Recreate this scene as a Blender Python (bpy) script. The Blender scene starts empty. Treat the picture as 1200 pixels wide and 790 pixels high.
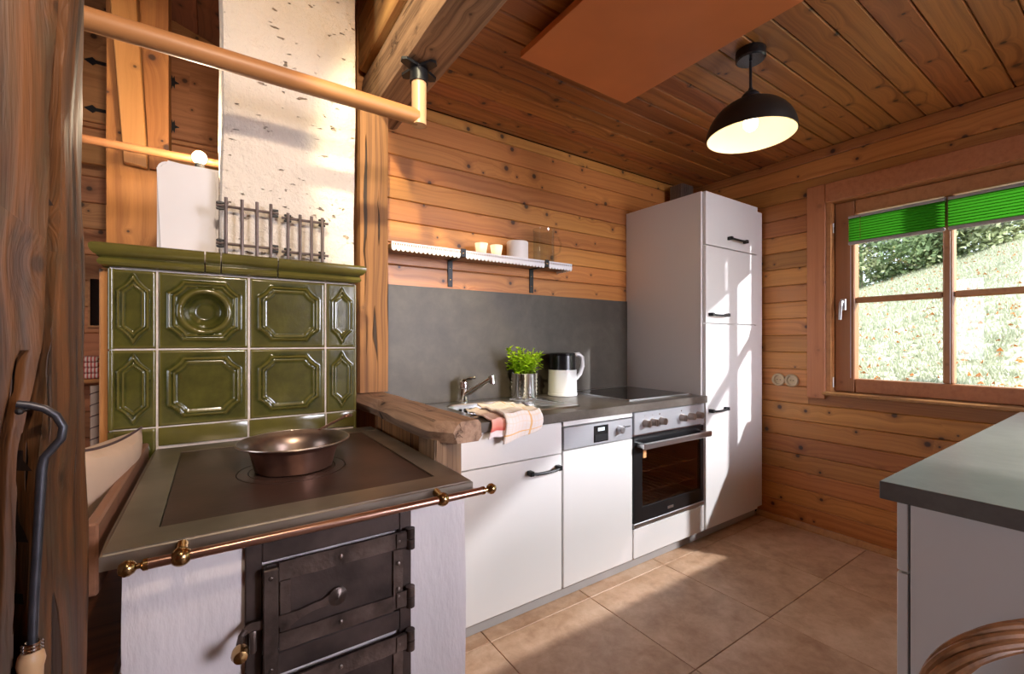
import bpy, bmesh, math, random
import numpy as np
from mathutils import Vector, Matrix, noise
random.seed(7)
rng = np.random.default_rng(7)
PI = math.pi
SC = bpy.context.scene
COL = SC.collection

# ------------------------------------------------------------------ camera, world, lights, exposure
cd = bpy.data.cameras.new('camera'); cam = bpy.data.objects.new('camera', cd); COL.objects.link(cam)
YAW = math.radians(34.066)
cam.location = (0, 0, 1.18); cam.rotation_euler = (PI/2, 0, -YAW)
cd.sensor_width = 36; cd.lens = 517.9/1200*36; cd.shift_y = 4.43/1200; cd.clip_start = 0.05
SC.camera = cam
SC.view_settings.view_transform = 'Standard'; SC.view_settings.look = 'None'
SC.view_settings.gamma = 1; SC.view_settings.exposure = 0.05; SC.view_settings.use_curve_mapping = False
try:
    SC.cycles.max_bounces = 8; SC.cycles.diffuse_bounces = 5; SC.cycles.transparent_max_bounces = 12
    SC.cycles.caustics_reflective = False; SC.cycles.caustics_refractive = False
    SC.cycles.sample_clamp_indirect = 6; SC.cycles.use_denoising = True
except Exception: pass
W = bpy.data.worlds.new('sky'); SC.world = W; W.use_nodes = True
wn = W.node_tree; wn.nodes['Background'].inputs[0].default_value = (0.80, 0.90, 1.0, 1); wn.nodes['Background'].inputs[1].default_value = 2.2

def lamp(name, kind, loc, energy, color=(1,1,1), size=0.05, target=None, size_y=None, spot=None, blend=0.15):
    l = bpy.data.lights.new(name, kind); o = bpy.data.objects.new(name, l); COL.objects.link(o)
    o.location = loc; l.energy = energy; l.color = color
    if kind == 'AREA':
        l.size = size
        if size_y: l.shape = 'RECTANGLE'; l.size_y = size_y
    elif kind in ('POINT', 'SPOT'): l.shadow_soft_size = size
    if spot: l.spot_size = spot; l.spot_blend = blend
    if target is not None:
        o.rotation_euler = (Vector(target)-Vector(loc)).to_track_quat('-Z', 'Y').to_euler()
    return o
sun = lamp('sun', 'SUN', (0,0,10), 12.0, (1.0,0.98,0.95), target=(3.5, 6.5, 10-6.0)); sun.data.angle = 0.02
# strobe outside the house, shining in through the kitchen window
lamp('beam_light', 'SPOT', (4.2,-1.35,2.37), 1150, (0.97,0.95,1.0), 0.03, target=(1.7,1.4,0.6), spot=1.35)
# added area lights for cool fill; the rear and left walls have no windows
rd = lamp('rear_fill', 'AREA', (2.35,-2.55,1.5), 48, (0.90,0.88,1.0), 1.2, target=(1.2,1.2,0.6), size_y=1.5); rd.data.spread = 1.5
lamp('left_fill', 'AREA', (-2.9,1.2,1.5), 30, (0.85,0.90,1.0), 1.4, target=(0,1.6,1.2), size_y=1.2)
# warm lamps under the open roof of the left room: a spotlight on the kitchen wall and a lower lamp
lamp('roof_spot', 'SPOT', (-0.12,0.02,3.02), 330, (1.0,0.87,0.56), 0.05, target=(1.32,2.1,1.56), spot=0.66, blend=0.2)
lamp('room_lamp', 'SPOT', (0.12,-0.25,2.40), 125, (1.0,0.81,0.62), 0.06, target=(0.05,1.83,1.50), spot=1.15, blend=0.4)

# ------------------------------------------------------------------ mesh helpers
def box(bm, x0,x1,y0,y1,z0,z1, bev=0.0, seg=1):
    r = bmesh.ops.create_cube(bm, size=1.0); vs = r['verts']
    bmesh.ops.scale(bm, vec=(x1-x0,y1-y0,z1-z0), verts=vs)
    bmesh.ops.translate(bm, vec=((x0+x1)/2,(y0+y1)/2,(z0+z1)/2), verts=vs)
    if bev > 0:
        es = list({e for v in vs for e in v.link_edges})
        bmesh.ops.bevel(bm, geom=es, offset=bev, segments=seg, affect='EDGES', profile=0.5)
def frame_of(d):
    d = Vector(d).normalized(); a = Vector((0,0,1)) if abs(d.z) < 0.9 else Vector((1,0,0))
    u = d.cross(a).normalized(); return u, d.cross(u).normalized()
def rings(bm, loops, cap0=True, cap1=True, closed=False):
    L = [[bm.verts.new(p) for p in lp] for lp in loops]; n = len(L[0])
    rngk = range(len(L)) if closed else range(len(L)-1)
    for k in rngk:
        a, b = L[k], L[(k+1) % len(L)]
        for i in range(n):
            try: bm.faces.new((a[i], a[(i+1)%n], b[(i+1)%n], b[i]))
            except ValueError: pass
    if not closed:
        if cap0: bm.faces.new(list(reversed(L[0])))
        if cap1: bm.faces.new(L[-1])
def tube(bm, pts, r, seg=10, closed=False):
    pts = [Vector(p) for p in pts]; n = len(pts)
    rr = r if isinstance(r, (list, tuple)) else [r]*n
    loops = []; u = None
    for i, p in enumerate(pts):
        if closed: d = pts[(i+1)%n]-pts[i-1]
        else: d = pts[min(i+1,n-1)]-pts[max(i-1,0)]
        d.normalize()
        if u is None: u, v = frame_of(d)
        else:
            u = (u - d*u.dot(d)).normalized(); v = d.cross(u)
        loops.append([p+(u*math.cos(2*PI*k/seg)+v*math.sin(2*PI*k/seg))*rr[i] for k in range(seg)])
    rings(bm, loops, closed=closed)
def cyl(bm, p0, p1, r0, r1=None, seg=20):
    tube(bm, [p0, p1], [r0, r0 if r1 is None else r1], seg)
def lathe(bm, prof, c=(0,0,0), seg=32, axis='Z', cap0=True, cap1=True):
    loops = []
    for r, z in prof:
        lp = []
        for k in range(seg):
            a = 2*PI*k/seg; x, y = r*math.cos(a), r*math.sin(a)
            if axis == 'Z': q = (x, y, z)
            elif axis == 'Y': q = (x, z, -y)
            else: q = (z, x, y)
            lp.append((c[0]+q[0], c[1]+q[1], c[2]+q[2]))
        loops.append(lp)
    rings(bm, loops, cap0, cap1)
def ball(bm, c, r, seg=14, sc=(1,1,1)):
    m = Matrix.Translation(c) @ Matrix.Diagonal((sc[0], sc[1], sc[2], 1))
    bmesh.ops.create_uvsphere(bm, u_segments=seg, v_segments=max(6,seg*2//3), radius=r, matrix=m)
def prism(bm, poly, h0, h1, ax='Z'):
    def q(a, b, h): return {'Z':(a,b,h),'Y':(a,h,b),'X':(h,a,b)}[ax]
    rings(bm, [[q(a,b,h0) for a,b in poly], [q(a,b,h1) for a,b in poly]])
def sheet(bm, f, nu, nv, uvl=None):
    """grid surface from f(u,v)->xyz, u,v in 0..1"""
    V = [[bm.verts.new(f(i/nu, j/nv)) for j in range(nv+1)] for i in range(nu+1)]
    for i in range(nu):
        for j in range(nv):
            fc = bm.faces.new((V[i][j], V[i+1][j], V[i+1][j+1], V[i][j+1]))
            if uvl:
                for l, (a, b) in zip(fc.loops, ((i,j),(i+1,j),(i+1,j+1),(i,j+1))): l[uvl].uv = (a/nu, b/nv)
    return V

ROOT = {}
def mesh_obj(name, bm, mat, smooth=35, fix=True):
    if fix: bmesh.ops.recalc_face_normals(bm, faces=bm.faces)
    me = bpy.data.meshes.new(name); bm.to_mesh(me); bm.free()
    if mat: me.materials.append(mat)
    if smooth:
        me.shade_smooth(); me.set_sharp_from_angle(angle=math.radians(smooth))
    o = bpy.data.objects.new(name, me); COL.objects.link(o); return o
def new(): return bmesh.new()
def thing(name, label, cat, loc=(0,0,0), group=None):
    o = bpy.data.objects.new(name, None); COL.objects.link(o); o.empty_display_size = 0.05
    o.location = loc; o['label'] = label; o['category'] = cat
    if group: o['group'] = group
    ROOT[o.name] = Vector(loc); return o
def wroot(o):
    v = Vector((0,0,0))
    while o is not None: v = v + Vector(o.location); o = o.parent
    return v
def part(name, bm, mat, parent, label=None, smooth=35, kind=None, fix=True):
    """mesh given in world coordinates, parented to a thing or part"""
    bmesh.ops.translate(bm, vec=-wroot(parent), verts=bm.verts)
    o = mesh_obj(name, bm, mat, smooth, fix); o.parent = parent
    if label: o['label'] = label
    if kind: o['kind'] = kind
    return o
def solo(name, bm, mat, label, cat, loc=(0,0,0), group=None, kind=None, smooth=35):
    bmesh.ops.translate(bm, vec=-Vector(loc), verts=bm.verts)
    o = mesh_obj(name, bm, mat, smooth); o.location = loc
    o['label'] = label; o['category'] = cat
    if group: o['group'] = group
    if kind: o['kind'] = kind
    return o
def struct(name, bm, mat, label=None, smooth=35):
    o = mesh_obj(name, bm, mat, smooth); o['kind'] = 'structure'
    if label: o['label'] = label
    return o
def bx(name, mat, parent, x0,x1,y0,y1,z0,z1, bev=0.002, label=None, seg=1):
    bm = new(); box(bm, x0,x1,y0,y1,z0,z1, bev, seg); return part(name, bm, mat, parent, label)
def orient(X, Y, loc):
    X = Vector(X); Y = Vector(Y); Z = X.cross(Y)
    m = Matrix((X, Y, Z)).transposed().to_4x4(); m.translation = Vector(loc); return m

# ------------------------------------------------------------------ materials
class N:
    def __init__(s, name):
        s.m = bpy.data.materials.new(name); s.m.use_nodes = True; s.t = s.m.node_tree; s.b = s.t.nodes['Principled BSDF']
    def n(s, typ, **kw):
        nd = s.t.nodes.new(typ)
        for k, v in kw.items():
            if k.startswith('i_'):
                nd.inputs[k[2:].replace('_',' ')].default_value = v
            else: setattr(nd, k, v)
        return nd
    def l(s, a, b): s.t.links.new(a, b)
    def math(s, op, a, b=None, c=None):
        nd = s.n('ShaderNodeMath', operation=op)
        for i, x in enumerate((a, b, c)):
            if x is None: continue
            if isinstance(x, (int, float)): nd.inputs[i].default_value = x
            else: s.l(x, nd.inputs[i])
        return nd.outputs[0]
    def noise(s, vec, scale, detail=4, rough=0.55, dist=0.0):
        nd = s.n('ShaderNodeTexNoise'); nd.inputs['Scale'].default_value = scale; nd.inputs['Detail'].default_value = detail
        nd.inputs['Roughness'].default_value = rough; nd.inputs['Distortion'].default_value = dist
        s.l(vec, nd.inputs['Vector']); return nd.outputs['Fac']
    def ramp(s, fac, stops, interp='LINEAR'):
        nd = s.n('ShaderNodeValToRGB'); cr = nd.color_ramp; cr.interpolation = interp
        while len(cr.elements) < len(stops): cr.elements.new(0.5)
        for e, (p, c) in zip(cr.elements, stops): e.position = p; e.color = (*c, 1) if len(c) == 3 else c
        s.l(fac, nd.inputs[0]); return nd.outputs[0]
    def comb(s, x, y, z):
        nd = s.n('ShaderNodeCombineXYZ')
        for i, v in enumerate((x, y, z)):
            if isinstance(v, (int, float)): nd.inputs[i].default_value = v
            else: s.l(v, nd.inputs[i])
        return nd.outputs[0]
    def mix(s, fac, a, b, bt='MIX'):
        nd = s.n('ShaderNodeMix', data_type='RGBA', blend_type=bt)
        for i, v in ((0, fac), (6, a), (7, b)):
            if isinstance(v, (int, float)): nd.inputs[i].default_value = v
            elif isinstance(v, tuple): nd.inputs[i].default_value = (*v, 1)
            else: s.l(v, nd.inputs[i])
        return nd.outputs[2]
    def bump(s, h, strength=0.3, dist=0.002):
        nd = s.n('ShaderNodeBump'); nd.inputs['Strength'].default_value = strength; nd.inputs['Distance'].default_value = dist
        s.l(h, nd.inputs['Height']); s.l(nd.outputs[0], s.b.inputs['Normal'])
    def obj(s): return s.n('ShaderNodeTexCoord').outputs['Object']
    def set(s, **kw):
        for k, v in kw.items():
            inp = s.b.inputs[k.replace('_',' ')]
            inp.default_value = (*v, 1) if isinstance(v, tuple) and len(v) == 3 else v
        return s

def plain(name, col, rough=0.5, metal=0.0, var=0.06, scale=6.0, bump=0.0, bscale=60.0, coat=0.0, spec=0.5, stretch=(1,1,1)):
    """one colour with a slight mottling and optional fine relief"""
    k = N(name); o = k.obj()
    mp = k.n('ShaderNodeMapping'); mp.inputs['Scale'].default_value = stretch; k.l(o, mp.inputs[0]); v = mp.outputs[0]
    f = k.noise(v, scale, 3)
    lo = tuple(c*(1-var*2) for c in col); hi = tuple(min(1, c*(1+var*2)) for c in col)
    k.l(k.ramp(f, [(0.25, lo), (0.75, hi)]), k.b.inputs['Base Color'])
    k.set(Roughness=rough, Metallic=metal, Coat_Weight=coat, Coat_Roughness=0.08, Specular_IOR_Level=spec)
    if bump: k.bump(k.noise(v, bscale, 3), bump, 0.002)
    return k.m

def wood(name, light, dark, knot, axis='X', vary=0.18, freq=46.0, rough=0.42, knots=1.0, cracks=0.0, bump=0.15, coat=0.0, contrast=1.0, patch=0.0, patchc=(0.2,0.1,0.05), pscale=(2.2,9.0)):
    k = N(name); sep = k.n('ShaderNodeSeparateXYZ'); k.l(k.obj(), sep.inputs[0])
    L, Wd, T = {'X':(0,1,2),'Y':(1,0,2),'Z':(2,0,1)}[axis]
    L, Wd, T = sep.outputs[L], sep.outputs[Wd], sep.outputs[T]
    oi = k.n('ShaderNodeObjectInfo').outputs['Random']
    r2 = k.math('FRACT', k.math('MULTIPLY', oi, 57.31)); r3 = k.math('FRACT', k.math('MULTIPLY', oi, 191.7))
    L = k.math('ADD', L, k.math('MULTIPLY', oi, 37.0)); Wo = k.math('ADD', Wd, k.math('MULTIPLY', r2, 11.0))
    # knots: a cell pattern in the plane of the board
    vo = k.n('ShaderNodeTexVoronoi', voronoi_dimensions='2D'); vo.inputs['Scale'].default_value = 5.0
    k.l(k.comb(L, k.math('ADD', Wo, T), 0.0), vo.inputs['Vector'])
    d = vo.outputs['Distance']
    sc = k.n('ShaderNodeSeparateColor'); k.l(vo.outputs['Color'], sc.inputs[0])
    kr = k.math('MULTIPLY_ADD', k.math('POWER', sc.outputs[0], 2.0), 0.060, 0.030)
    bul = k.math('DIVIDE', 1.0, k.math('ADD', 1.0, k.math('POWER', k.math('DIVIDE', d, k.math('MULTIPLY', kr, 2.6)), 2.0)))
    low = k.noise(k.comb(k.math('MULTIPLY', L, 1.3), k.math('MULTIPLY', Wo, 5.0), k.math('MULTIPLY', T, 5.0)), 1.0, 2)
    ww = k.math('ADD', Wo, k.math('ADD', k.math('MULTIPLY', bul, 0.035*knots), k.math('MULTIPLY', low, 0.05)))
    g = k.noise(k.comb(k.math('MULTIPLY', L, 0.55), k.math('MULTIPLY', ww, freq), k.math('MULTIPLY', T, freq*0.8)), 1.0, 3, 0.6)
    fib = k.noise(k.comb(k.math('MULTIPLY', L, 5.0), k.math('MULTIPLY', ww, 320.0), k.math('MULTIPLY', T, 320.0)), 1.0, 2)
    gf = k.math('ADD', k.math('MULTIPLY', g, 0.82), k.math('MULTIPLY', fib, 0.18))
    h = 0.17/contrast
    col = k.ramp(gf, [(0.5-h, dark), (0.5, tuple((a*1.6+b*1.0)/2.6 for a, b in zip(light, dark))), (0.5+h, light)])
    if patch:
        pt = k.noise(k.comb(k.math('MULTIPLY', L, pscale[0]), k.math('MULTIPLY', Wo, pscale[1]), k.math('MULTIPLY', T, pscale[1])), 1.0, 5, 0.7, 0.6)
        col = k.mix(k.math('MULTIPLY', k.ramp(pt, [(0.5,(0,0,0)),(0.66,(1,1,1))]), patch), col, patchc)
    # halo and core of each knot
    q = k.math('DIVIDE', d, kr)
    col = k.mix(k.math('MULTIPLY', k.ramp(k.math('MULTIPLY', q, 0.25), [(0.22,(1,1,1)),(0.75,(0,0,0))]), 0.55*min(1, knots)), col, tuple(a*0.55+b*0.45 for a, b in zip(dark, knot)))
    col = k.mix(k.math('MULTIPLY', k.ramp(k.math('MULTIPLY', q, 0.5), [(0.30,(1,1,1)),(0.52,(0,0,0))]), 0.93*min(1, knots)), col, knot)
    if cracks:
        cn = k.noise(k.comb(k.math('MULTIPLY', L, 1.1), k.math('MULTIPLY', ww, 34.0), k.math('MULTIPLY', T, 34.0)), 1.0, 2, 0.5, 0.3)
        cm = k.ramp(cn, [(0.645,(0,0,0)),(0.675,(1,1,1))])
        col = k.mix(k.math('MULTIPLY', cm, cracks), col, (0.012,0.006,0.003))
    val = k.math('MULTIPLY_ADD', r2, vary*2, 1.0-vary)
    hsv = k.n('ShaderNodeHueSaturation'); k.l(col, hsv.inputs['Color']); k.l(val, hsv.inputs['Value'])
    k.l(k.math('MULTIPLY_ADD', r3, 0.018, 0.494), hsv.inputs['Hue'])
    k.l(hsv.outputs[0], k.b.inputs['Base Color'])
    k.set(Roughness=rough, Coat_Weight=coat, Coat_Roughness=0.2)
    if cracks:
        hgt = k.math('SUBTRACT', gf, k.math('MULTIPLY', cm, 3.0)); k.bump(hgt, bump, 0.004)
    else: k.bump(gf, bump, 0.0015)
    return k.m

M = {}
M['pine'] = wood('pine_wall', (0.57,0.232,0.058), (0.36,0.116,0.025), (0.040,0.013,0.006), coat=0.12, contrast=0.9)
M['pine_back'] = plain('board_gap', (0.035,0.015,0.007), 0.9)
M['pine_ceil'] = wood('pine_ceiling', (0.46,0.178,0.048), (0.21,0.068,0.018), (0.035,0.011,0.005), coat=0.10)
M['pine_far'] = wood('pine_far', (0.50,0.205,0.085), (0.30,0.105,0.040), (0.05,0.018,0.008))
M['pine_dark'] = wood('pine_roof', (0.22,0.075,0.030), (0.11,0.034,0.014), (0.03,0.01,0.005))
M['pine_win'] = wood('pine_window', (0.46,0.190,0.066), (0.34,0.125,0.040), (0.12,0.04,0.015), knots=0.35, coat=0.15, contrast=0.8)
M['pine_win_z'] = wood('pine_window_upright', (0.46,0.190,0.066), (0.34,0.125,0.040), (0.12,0.04,0.015), axis='Z', knots=0.35, coat=0.15, contrast=0.8)
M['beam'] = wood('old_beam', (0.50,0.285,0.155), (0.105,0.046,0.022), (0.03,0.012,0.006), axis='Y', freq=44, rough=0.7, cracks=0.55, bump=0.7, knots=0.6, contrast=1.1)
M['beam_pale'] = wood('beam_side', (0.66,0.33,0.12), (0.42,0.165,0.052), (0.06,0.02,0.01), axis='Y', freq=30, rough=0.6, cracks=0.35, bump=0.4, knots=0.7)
M['post'] = wood('weathered_post', (0.40,0.160,0.056), (0.15,0.052,0.018), (0.03,0.012,0.006), axis='Z', freq=64, rough=0.7, cracks=0.9, bump=0.9, knots=0.22)
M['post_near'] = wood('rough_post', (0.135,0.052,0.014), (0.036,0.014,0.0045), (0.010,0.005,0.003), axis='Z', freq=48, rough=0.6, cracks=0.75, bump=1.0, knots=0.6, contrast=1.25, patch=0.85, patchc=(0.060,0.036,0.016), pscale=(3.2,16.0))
M['post_far'] = wood('far_post', (0.50,0.205,0.055), (0.28,0.095,0.024), (0.05,0.018,0.008), axis='Z', freq=24, rough=0.6, patch=0.35, patchc=(0.22,0.075,0.03))
M['brace'] = wood('brace_plank', (0.56,0.250,0.085), (0.42,0.165,0.050), (0.06,0.02,0.008), axis='Z', knots=0.9, contrast=0.7)
M['bench'] = wood('bench_board', (0.24,0.115,0.062), (0.15,0.066,0.034), (0.03,0.01,0.005), axis='Y', knots=0.3)
M['sticker'] = plain('orange_sticker', (0.75,0.36,0.14), 0.6)
M['rivet'] = plain('rivet_iron', (0.22,0.18,0.16), 0.35, 0.8)
M['pan_rim'] = plain('worn_rim', (0.50,0.42,0.36), 0.3, 1.0, var=0.15, scale=20)
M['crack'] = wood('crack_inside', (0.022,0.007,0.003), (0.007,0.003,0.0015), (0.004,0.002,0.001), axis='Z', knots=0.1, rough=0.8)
M['slab'] = wood('live_edge_slab', (0.42,0.262,0.170), (0.17,0.092,0.056), (0.03,0.012,0.006), axis='Y', freq=44, rough=0.65, cracks=0.35, bump=0.6)
M['stud'] = wood('weathered_stud', (0.31,0.180,0.105), (0.09,0.043,0.024), (0.03,0.012,0.006), axis='Z', freq=40, rough=0.75, cracks=0.7, bump=0.8)
M['pole'] = wood('round_pole', (0.46,0.195,0.078), (0.38,0.150,0.056), (0.25,0.10,0.04), knots=0.1, contrast=0.6, rough=0.45, bump=0.05)
M['handle_wood'] = wood('turned_handle', (0.62,0.36,0.20), (0.54,0.29,0.15), (0.3,0.15,0.08), axis='Z', knots=0.1, contrast=0.6, rough=0.4)
M['floorboard'] = wood('left_floor', (0.30,0.14,0.06), (0.16,0.07,0.03), (0.03,0.012,0.006))
M['white'] = plain('cabinet_white', (0.74,0.715,0.695), 0.38, var=0.008, scale=2)
M['white_in'] = plain('cabinet_edge', (0.40,0.37,0.36), 0.5, var=0.02)
M['plinth'] = plain('plinth_grey', (0.36,0.34,0.33), 0.5, var=0.03)
M['black'] = plain('black_metal', (0.012,0.012,0.014), 0.42, 0.3, var=0.1)
M['blackp'] = plain('black_plastic', (0.010,0.010,0.011), 0.25, var=0.05)
M['steel'] = plain('brushed_steel', (0.62,0.62,0.64), 0.30, 1.0, var=0.05, scale=3, stretch=(2,120,120), bump=0.03, bscale=8)
M['chrome'] = plain('chrome', (0.75,0.75,0.76), 0.10, 1.0, var=0.01)
M['whiteplastic'] = plain('white_plastic', (0.80,0.80,0.79), 0.3, var=0.01)
M['copper'] = plain('worn_copper', (0.30,0.165,0.120), 0.34, 0.9, var=0.22, scale=9, bump=0.18, bscale=24)
M['copper_in'] = plain('tinned_copper', (0.24,0.175,0.140), 0.34, 0.9, var=0.25, scale=12, bump=0.12, bscale=30)
M['copper_bar'] = plain('copper_rail', (0.45,0.265,0.20), 0.28, 1.0, var=0.06, scale=8)
M['brass'] = plain('aged_brass', (0.42,0.27,0.12), 0.24, 1.0, var=0.12, scale=20)
M['iron'] = plain('black_wrought_iron', (0.070,0.050,0.044), 0.46, 0.55, var=0.30, scale=9, bump=0.45, bscale=40)
M['iron_strap'] = plain('worn_iron_strap', (0.130,0.098,0.085), 0.36, 0.7, var=0.35, scale=14, bump=1.0, bscale=42)
M['iron_dark'] = plain('blackened_iron', (0.016,0.013,0.013), 0.5, 0.4, var=0.2)
M['rack_iron'] = plain('grey_iron_bar', (0.17,0.13,0.115), 0.42, 0.6, var=0.15, scale=20)
M['poker'] = plain('forged_iron', (0.085,0.085,0.10), 0.42, 0.75, var=0.2, scale=30, bump=0.3, bscale=60)
M['plate'] = plain('cast_iron_plate', (0.058,0.030,0.023), 0.38, 0.30, var=0.22, scale=7, bump=0.12, bscale=70)
M['plate_frame'] = plain('hob_steel_frame', (0.34,0.30,0.25), 0.38, 0.9, var=0.2, scale=4, bump=0.05, bscale=50)
M['canvas'] = plain('beige_canvas', (0.60,0.43,0.31), 0.85, var=0.04, bump=0.2, bscale=400)
M['piping'] = plain('dark_piping', (0.09,0.05,0.05), 0.8)
M['candle'] = plain('white_wax', (0.85,0.80,0.76), 0.5, var=0.01)
M['lace'] = plain('white_lace', (0.86,0.85,0.86), 0.8, var=0.02)
M['shelf'] = wood('shelf_board', (0.42,0.22,0.10), (0.28,0.13,0.05), (0.05,0.02,0.01))
M['soil'] = plain('potting_soil', (0.03,0.02,0.014), 0.95)
M['orange'] = plain('orange_panel', (0.62,0.195,0.055), 0.6, var=0.05, scale=3)
M['orange_edge'] = plain('panel_edge', (0.15,0.045,0.02), 0.7)
M['shade'] = plain('lamp_shade_black', (0.020,0.017,0.014), 0.45, 0.4)
M['shade_in'] = plain('lamp_shade_inside', (0.88,0.77,0.56), 0.5, var=0.02)
M['socket'] = plain('ceramic_socket', (0.52,0.40,0.24), 0.35, var=0.05)
M['hinge'] = plain('window_hinge', (0.6,0.6,0.6), 0.35, 0.8)
M['duct'] = plain('ribbed_duct', (0.28,0.22,0.18), 0.4, 0.7, var=0.1)
M['plaster_s'] = plain('smooth_plaster', (0.76,0.73,0.72), 0.8, var=0.015, bump=0.08, bscale=60)
M['body'] = plain('hearth_plaster', (0.72,0.66,0.66), 0.75, var=0.05, bump=0.9, bscale=45, scale=5, stretch=(1.6,1.6,0.5))
M['grout'] = plain('white_grout', (0.66,0.58,0.52), 0.9, var=0.08, scale=40, bump=0.4, bscale=120)
M['fgrout'] = plain('floor_grout', (0.50,0.40,0.34), 0.95, var=0.05)
M['wicker'] = plain('peeled_willow', (0.27,0.115,0.042), 0.5, var=0.3, scale=30, bump=0.2, bscale=120)
M['bark'] = plain('tree_bark', (0.36,0.33,0.30), 0.9, var=0.2, scale=5)
M['hobglass'] = plain('black_glass', (0.008,0.007,0.007), 0.06, var=0.02, spec=0.8)
M['red'] = plain('red_thread', (0.42,0.07,0.06), 0.85)
M['linen'] = plain('white_linen', (0.72,0.66,0.60), 0.85)
M['outside'] = plain('cabin_outside', (0.2,0.12,0.07), 0.9)

def stone(name, a, b, c, scale, rough, bump=0.1, rnd=True, big=2.0):
    k = N(name); v = k.obj()
    if rnd:
        oi = k.n('ShaderNodeObjectInfo').outputs['Random']; vm = k.n('ShaderNodeVectorMath', operation='ADD')
        k.l(v, vm.inputs[0]); k.l(k.comb(k.math('MULTIPLY', oi, 31.0), k.math('MULTIPLY', oi, 77.0), oi), vm.inputs[1]); v = vm.outputs[0]
    n1 = k.noise(v, big, 5, 0.6, 0.8); n2 = k.noise(v, scale, 6, 0.7, 0.3)
    f = k.math('ADD', k.math('MULTIPLY', n1, 0.55), k.math('MULTIPLY', n2, 0.45))
    k.l(k.ramp(f, [(0.34, a), (0.50, b), (0.66, c)]), k.b.inputs['Base Color'])
    k.set(Roughness=rough)
    if bump: k.bump(n2, bump, 0.002)
    return k.m
M['tile'] = stone('beige_stone_tile', (0.38,0.210,0.115), (0.58,0.365,0.225), (0.74,0.520,0.360), 14.0, 0.40, 0.10, True, 2.4)
M['worktop'] = stone('dark_stone_worktop', (0.070,0.056,0.047), (0.100,0.084,0.070), (0.138,0.120,0.102), 20.0, 0.34, 0.03, False, 2.5)
M['splash'] = stone('dark_stone_splash', (0.042,0.033,0.024), (0.066,0.054,0.040), (0.096,0.082,0.060), 9.0, 0.45, 0.03, False, 2.2)
def mk_chimney():
    k = N('rough_white_plaster'); v = k.obj()
    n1 = k.noise(v, 22, 5, 0.62)
    mp = k.n('ShaderNodeMapping'); mp.inputs['Scale'].default_value = (26, 26, 60); mp.inputs['Rotation'].default_value = (0,0.35,0); k.l(v, mp.inputs[0])
    pn = k.noise(mp.outputs[0], 1.0, 2, 0.5); pit = k.ramp(pn, [(0.69,(0,0,0)),(0.75,(1,1,1))])
    k.l(k.mix(k.math('MULTIPLY', pit, 0.8), (0.82,0.73,0.62), (0.36,0.25,0.17)), k.b.inputs['Base Color'])
    k.set(Roughness=0.9); k.bump(k.math('SUBTRACT', n1, k.math('MULTIPLY', pit, 0.9)), 1.0, 0.022); return k.m
M['chimney'] = mk_chimney()
def mk_glaze():
    k = N('green_glaze'); v = k.obj()
    oi = k.n('ShaderNodeObjectInfo').outputs['Random']
    n = k.noise(v, 14, 4, 0.6); ge = k.n('ShaderNodeNewGeometry')
    e = k.ramp(ge.outputs['Pointiness'], [(0.485,(0,0,0)),(0.53,(1,1,1))])
    c = k.ramp(n, [(0.3,(0.024,0.028,0.006)),(0.7,(0.072,0.070,0.012))])
    c = k.mix(k.math('MULTIPLY', e, 0.5), c, (0.17,0.135,0.030))
    k.l(c, k.b.inputs['Base Color']); k.set(Roughness=0.20, Coat_Weight=0.5, Coat_Roughness=0.10)
    k.bump(k.math('ADD', k.math('MULTIPLY', k.noise(v, 190, 2), 0.25), k.noise(v, 24, 2)), 0.22, 0.004); return k.m
M['glaze'] = mk_glaze()
def mk_glass(name, tint=(1,1,1), refl=0.06, rough=0.0):
    k = N(name); t = k.n('ShaderNodeBsdfTransparent'); t.inputs[0].default_value = (*tint, 1)
    g = k.n('ShaderNodeBsdfGlossy'); g.inputs['Roughness'].default_value = rough
    lw = k.n('ShaderNodeLayerWeight'); fr_ = k.math('MULTIPLY_ADD', k.math('POWER', lw.outputs['Facing'], 5.0), 0.75, refl*0.6)
    mx = k.n('ShaderNodeMixShader'); k.l(fr_, mx.inputs[0]); k.l(t.outputs[0], mx.inputs[1]); k.l(g.outputs[0], mx.inputs[2])
    k.l(mx.outputs[0], k.t.nodes['Material Output'].inputs[0]); return k.m
M['pane'] = mk_glass('window_glass', (0.97,0.985,0.98))
M['clear'] = mk_glass('clear_glass', (0.92,0.94,0.93))
M['ovenglass'] = mk_glass('oven_glass', (0.80,0.66,0.60), 0.14)
M['enamel'] = plain('oven_enamel', (0.36,0.21,0.18), 0.35, 0.2, var=0.1)
M['panel'] = plain('satin_steel', (0.64,0.66,0.70), 0.36, 0.8, var=0.02, stretch=(2,80,80))
M['knob'] = plain('shaded_knob', (0.40,0.33,0.29), 0.30, 1.0, var=0.05)  # steel knobs, their shaded side put into the darker brown colour
M['smoke'] = mk_glass('smoked_plastic', (0.12,0.10,0.10))
def mk_emit(name, col, st):
    k = N(name); k.set(Base_Color=col, Emission_Color=col, Emission_Strength=st); return k.m
M['bulb'] = mk_emit('glowing_bulb', (1.0,0.86,0.62), 7.0)
M['flame'] = mk_emit('tealight_flame', (1.0,0.80,0.50), 6.0)
M['lcd'] = mk_emit('display_segments', (0.6,0.7,0.75), 0.12)
def mk_trans(name, col, tcol, mixf=0.55, rough=0.6):
    k = N(name); d = k.n('ShaderNodeBsdfDiffuse'); d.inputs[0].default_value = (*col, 1)
    t = k.n('ShaderNodeBsdfTranslucent'); t.inputs[0].default_value = (*tcol, 1)
    mx = k.n('ShaderNodeMixShader'); mx.inputs[0].default_value = mixf
    k.l(d.outputs[0], mx.inputs[1]); k.l(t.outputs[0], mx.inputs[2]); k.l(mx.outputs[0], k.t.nodes['Material Output'].inputs[0]); return k.m
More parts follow.
